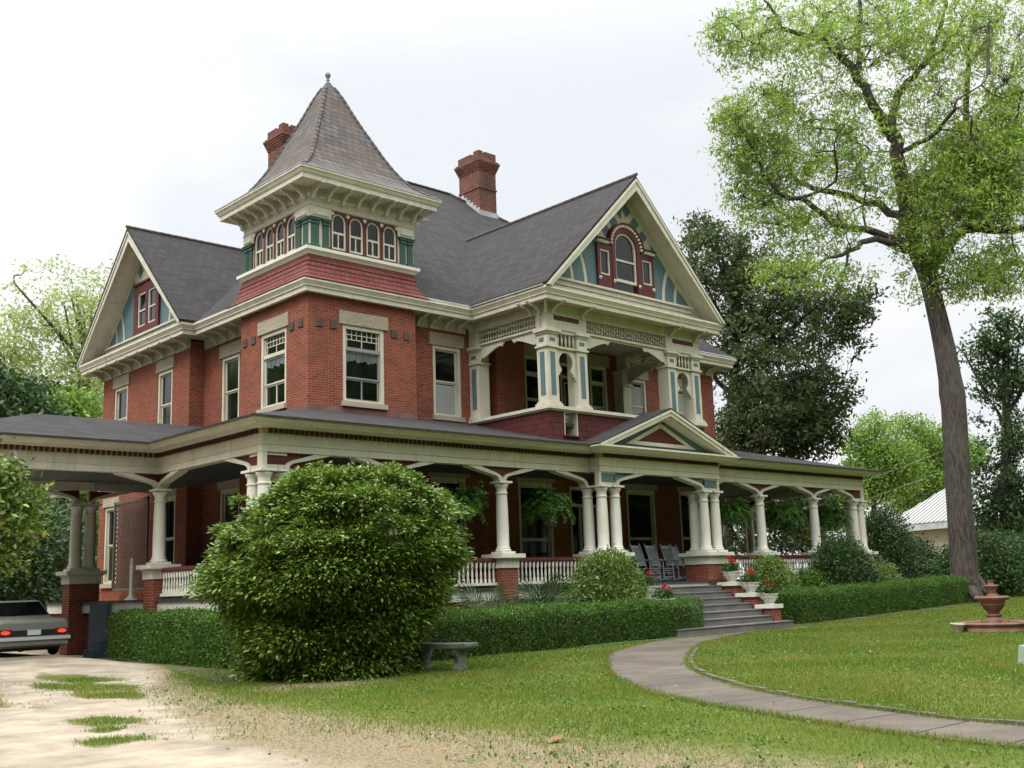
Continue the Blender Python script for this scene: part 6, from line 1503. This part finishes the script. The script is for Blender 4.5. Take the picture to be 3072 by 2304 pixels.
for sx in (-1, 1):
    for y in (.95, 3.75):
        q = MB(); q.lathe((0, 0, 0), [(.0, -.09), (.24, -.09), (.29, -.075), (.31, -.04), (.31, .04), (.29, .075), (.24, .09), (0, .09)], 24, lambda a, b_, c, sx=sx, y=y: (sx * .76 + c, y + a, .31 + b_)); wh = q.build('wheel', 'rubber', CR, True)
        q = MB(); q.lathe((0, 0, 0), [(.0, .0), (.17, .0), (.18, .012), (.0, .02)], 20, lambda a, b_, c, sx=sx, y=y: (sx * (.853 + c), y + a, .31 + b_)); q.build('rim', 'chrome', wh, True)
q = MB(); q.box(-.72, .72, .3, 4.4, .16, .3); q.build('chassis', 'iron', CR)
q = MB(); q.lathe((0, 0, 0), [(.11, 0), (.115, .01), (.11, .02)], 12, lambda a, b_, c: (.12 + a, -.03 - c, .80 + b_ * .2)) if False else None

# ---- neighbour's house with a pale metal roof
NH = empty('neighbour_house', (0, 0, 0), label='low house with pale standing-seam metal roof behind the trees on the right', cat='house')
a = Vector(atd(*(2200 + 1020 * .4823, 1200 + 780 * .4823), 72)); b_ = Vector(atd(*(2200 + 1800 * .4823, 1200 + 730 * .4823), 64)); 
zE_ = a.z; b_.z = a.z; d = (b_ - a); d.z = 0; Ln = d.length; d.normalize(); n = Vector((d.y, -d.x, 0)); n = n if n.dot(FWD) < 0 else -n
a = a - d * 1.6
NM = lambda u, w, z: (a.x + d.x * u + n.x * w, a.y + d.y * u + n.y * w, z)
q = MB(); hN = 5.2; run = 8.5; Lr = Ln + 8
q.add([NM(0, 0, zE_), NM(Lr, 0, zE_), NM(Lr - 5, -run, zE_ + hN), NM(4.2, -run, zE_ + hN), NM(Lr, -2 * run, zE_), NM(0, -2 * run, zE_)], [(0, 1, 2, 3), (3, 2, 4, 5), (0, 3, 5), (1, 4, 2)]); rf = q.build('roof', 'metal_roof_white', NH)
q = MB()
for k in range(60):
    u = .3 + k * .42
    t_ = 1 if 4.2 <= u <= Lr - 5 else (u / 4.2 if u < 4.2 else (Lr - u) / 5)
    if t_ <= 0: continue
    p0 = Vector(NM(u, 0, zE_)); p1 = Vector(NM(u, -run * t_, zE_ + hN * t_)); q.tube([p0 + Vector((0, 0, .03)), p1 + Vector((0, 0, .03))], .035, 4)
q.build('seam', 'metal_roof_white', rf)
q = MB(); q.box(.1, Lr - .1, -.35, -.05, zE_ - .42, zE_ - .01, NM); q.build('fascia', 'flashing', NH)
q = MB(); q.box(.6, Lr - .6, -2 * run + .6, -.7, 0, zE_ - .05, NM); q.build('wall', 'tan_stone', NH)
# garden shed roof glimpsed through the right end of the porch
# overhead wires
for i, (y0, y1) in enumerate(((1160, 1075), (1195, 1105))):
    p0 = ov(1500, y0 - 20, 75); p1 = ov(2060, y1 - 110 + 15 * i, 75); mid = (p0 + p1) / 2 - Vector((0, 0, .5)); q = MB(); q.tube(spline([p0, mid, p1], 16), .006, 4)
    tag(q.build('overhead_wire', 'flashing', None), 'thin pale overhead wire, %s of the two beyond the porch roof' % ('upper' if i == 0 else 'lower'), 'wire', 'overhead wires')

# broad-leaved weeds and clover in the turf
n = 1500; x = RNG.uniform(-10, 20, n); y = RNG.uniform(-21, -6.5, n); s_, b_ = masks(x, y); keep = ~inpoly(x, y, PATHPOLY) & (s_ < .45) & (RNG.random(n) < .35 + .65 * (np.sin(x * .8 + 2 * np.sin(y * .6)) > .1)); x = x[keep]; y = y[keep]
c = np.stack([x, y, gh(x, y) + .015], 1); P = np.repeat(c, 22, 0) + RNG.normal(size=(len(c) * 22, 3)) * np.array([.13, .13, .006]); P[:, 2] = np.abs(P[:, 2]) + .005
o = leaf_mesh('weeds', P, .035, 'hedge_leaf', aspect=.8, up=2.5); tag(o, 'low weeds and clover scattered through the lawn', 'weeds', kind='stuff')

# grass creeping over the edges of the curved path
V = []
for L_ in (SO, SI):
    A = np.array(L_); seg = RNG.integers(0, len(A) - 1, 9000); f = RNG.random(9000)[:, None]; p = A[seg] * (1 - f) + A[seg + 1] * f; p = p + RNG.normal(size=p.shape) * (.035 + .03 * np.sin(p[:, :1] * 3) ** 2); p = p[p[:, 1] > -22]
    n = len(p); h = RNG.uniform(.02, .075, n); a = RNG.uniform(0, 2 * np.pi, n); w = .005; l = RNG.normal(size=(n, 2)) * .025
    V.append(np.stack([np.stack([p[:, 0] - np.cos(a) * w, p[:, 1] - np.sin(a) * w, 0 * a + .005], 1), np.stack([p[:, 0] + np.cos(a) * w, p[:, 1] + np.sin(a) * w, 0 * a + .005], 1), np.stack([p[:, 0] + l[:, 0], p[:, 1] + l[:, 1], h], 1)], 1).reshape(-1, 3))
V = np.concatenate(V); k = len(V) // 3; me = bpy.data.meshes.new('grass_fringe'); me.from_pydata(V.tolist(), [], [(3 * i, 3 * i + 1, 3 * i + 2) for i in range(k)]); me.materials.append(MAT['grass_blade'])
o = bpy.data.objects.new('grass_fringe', me); C.objects.link(o); tag(o, 'longer grass blades creeping over both edges of the curved path', 'grass', kind='stuff')
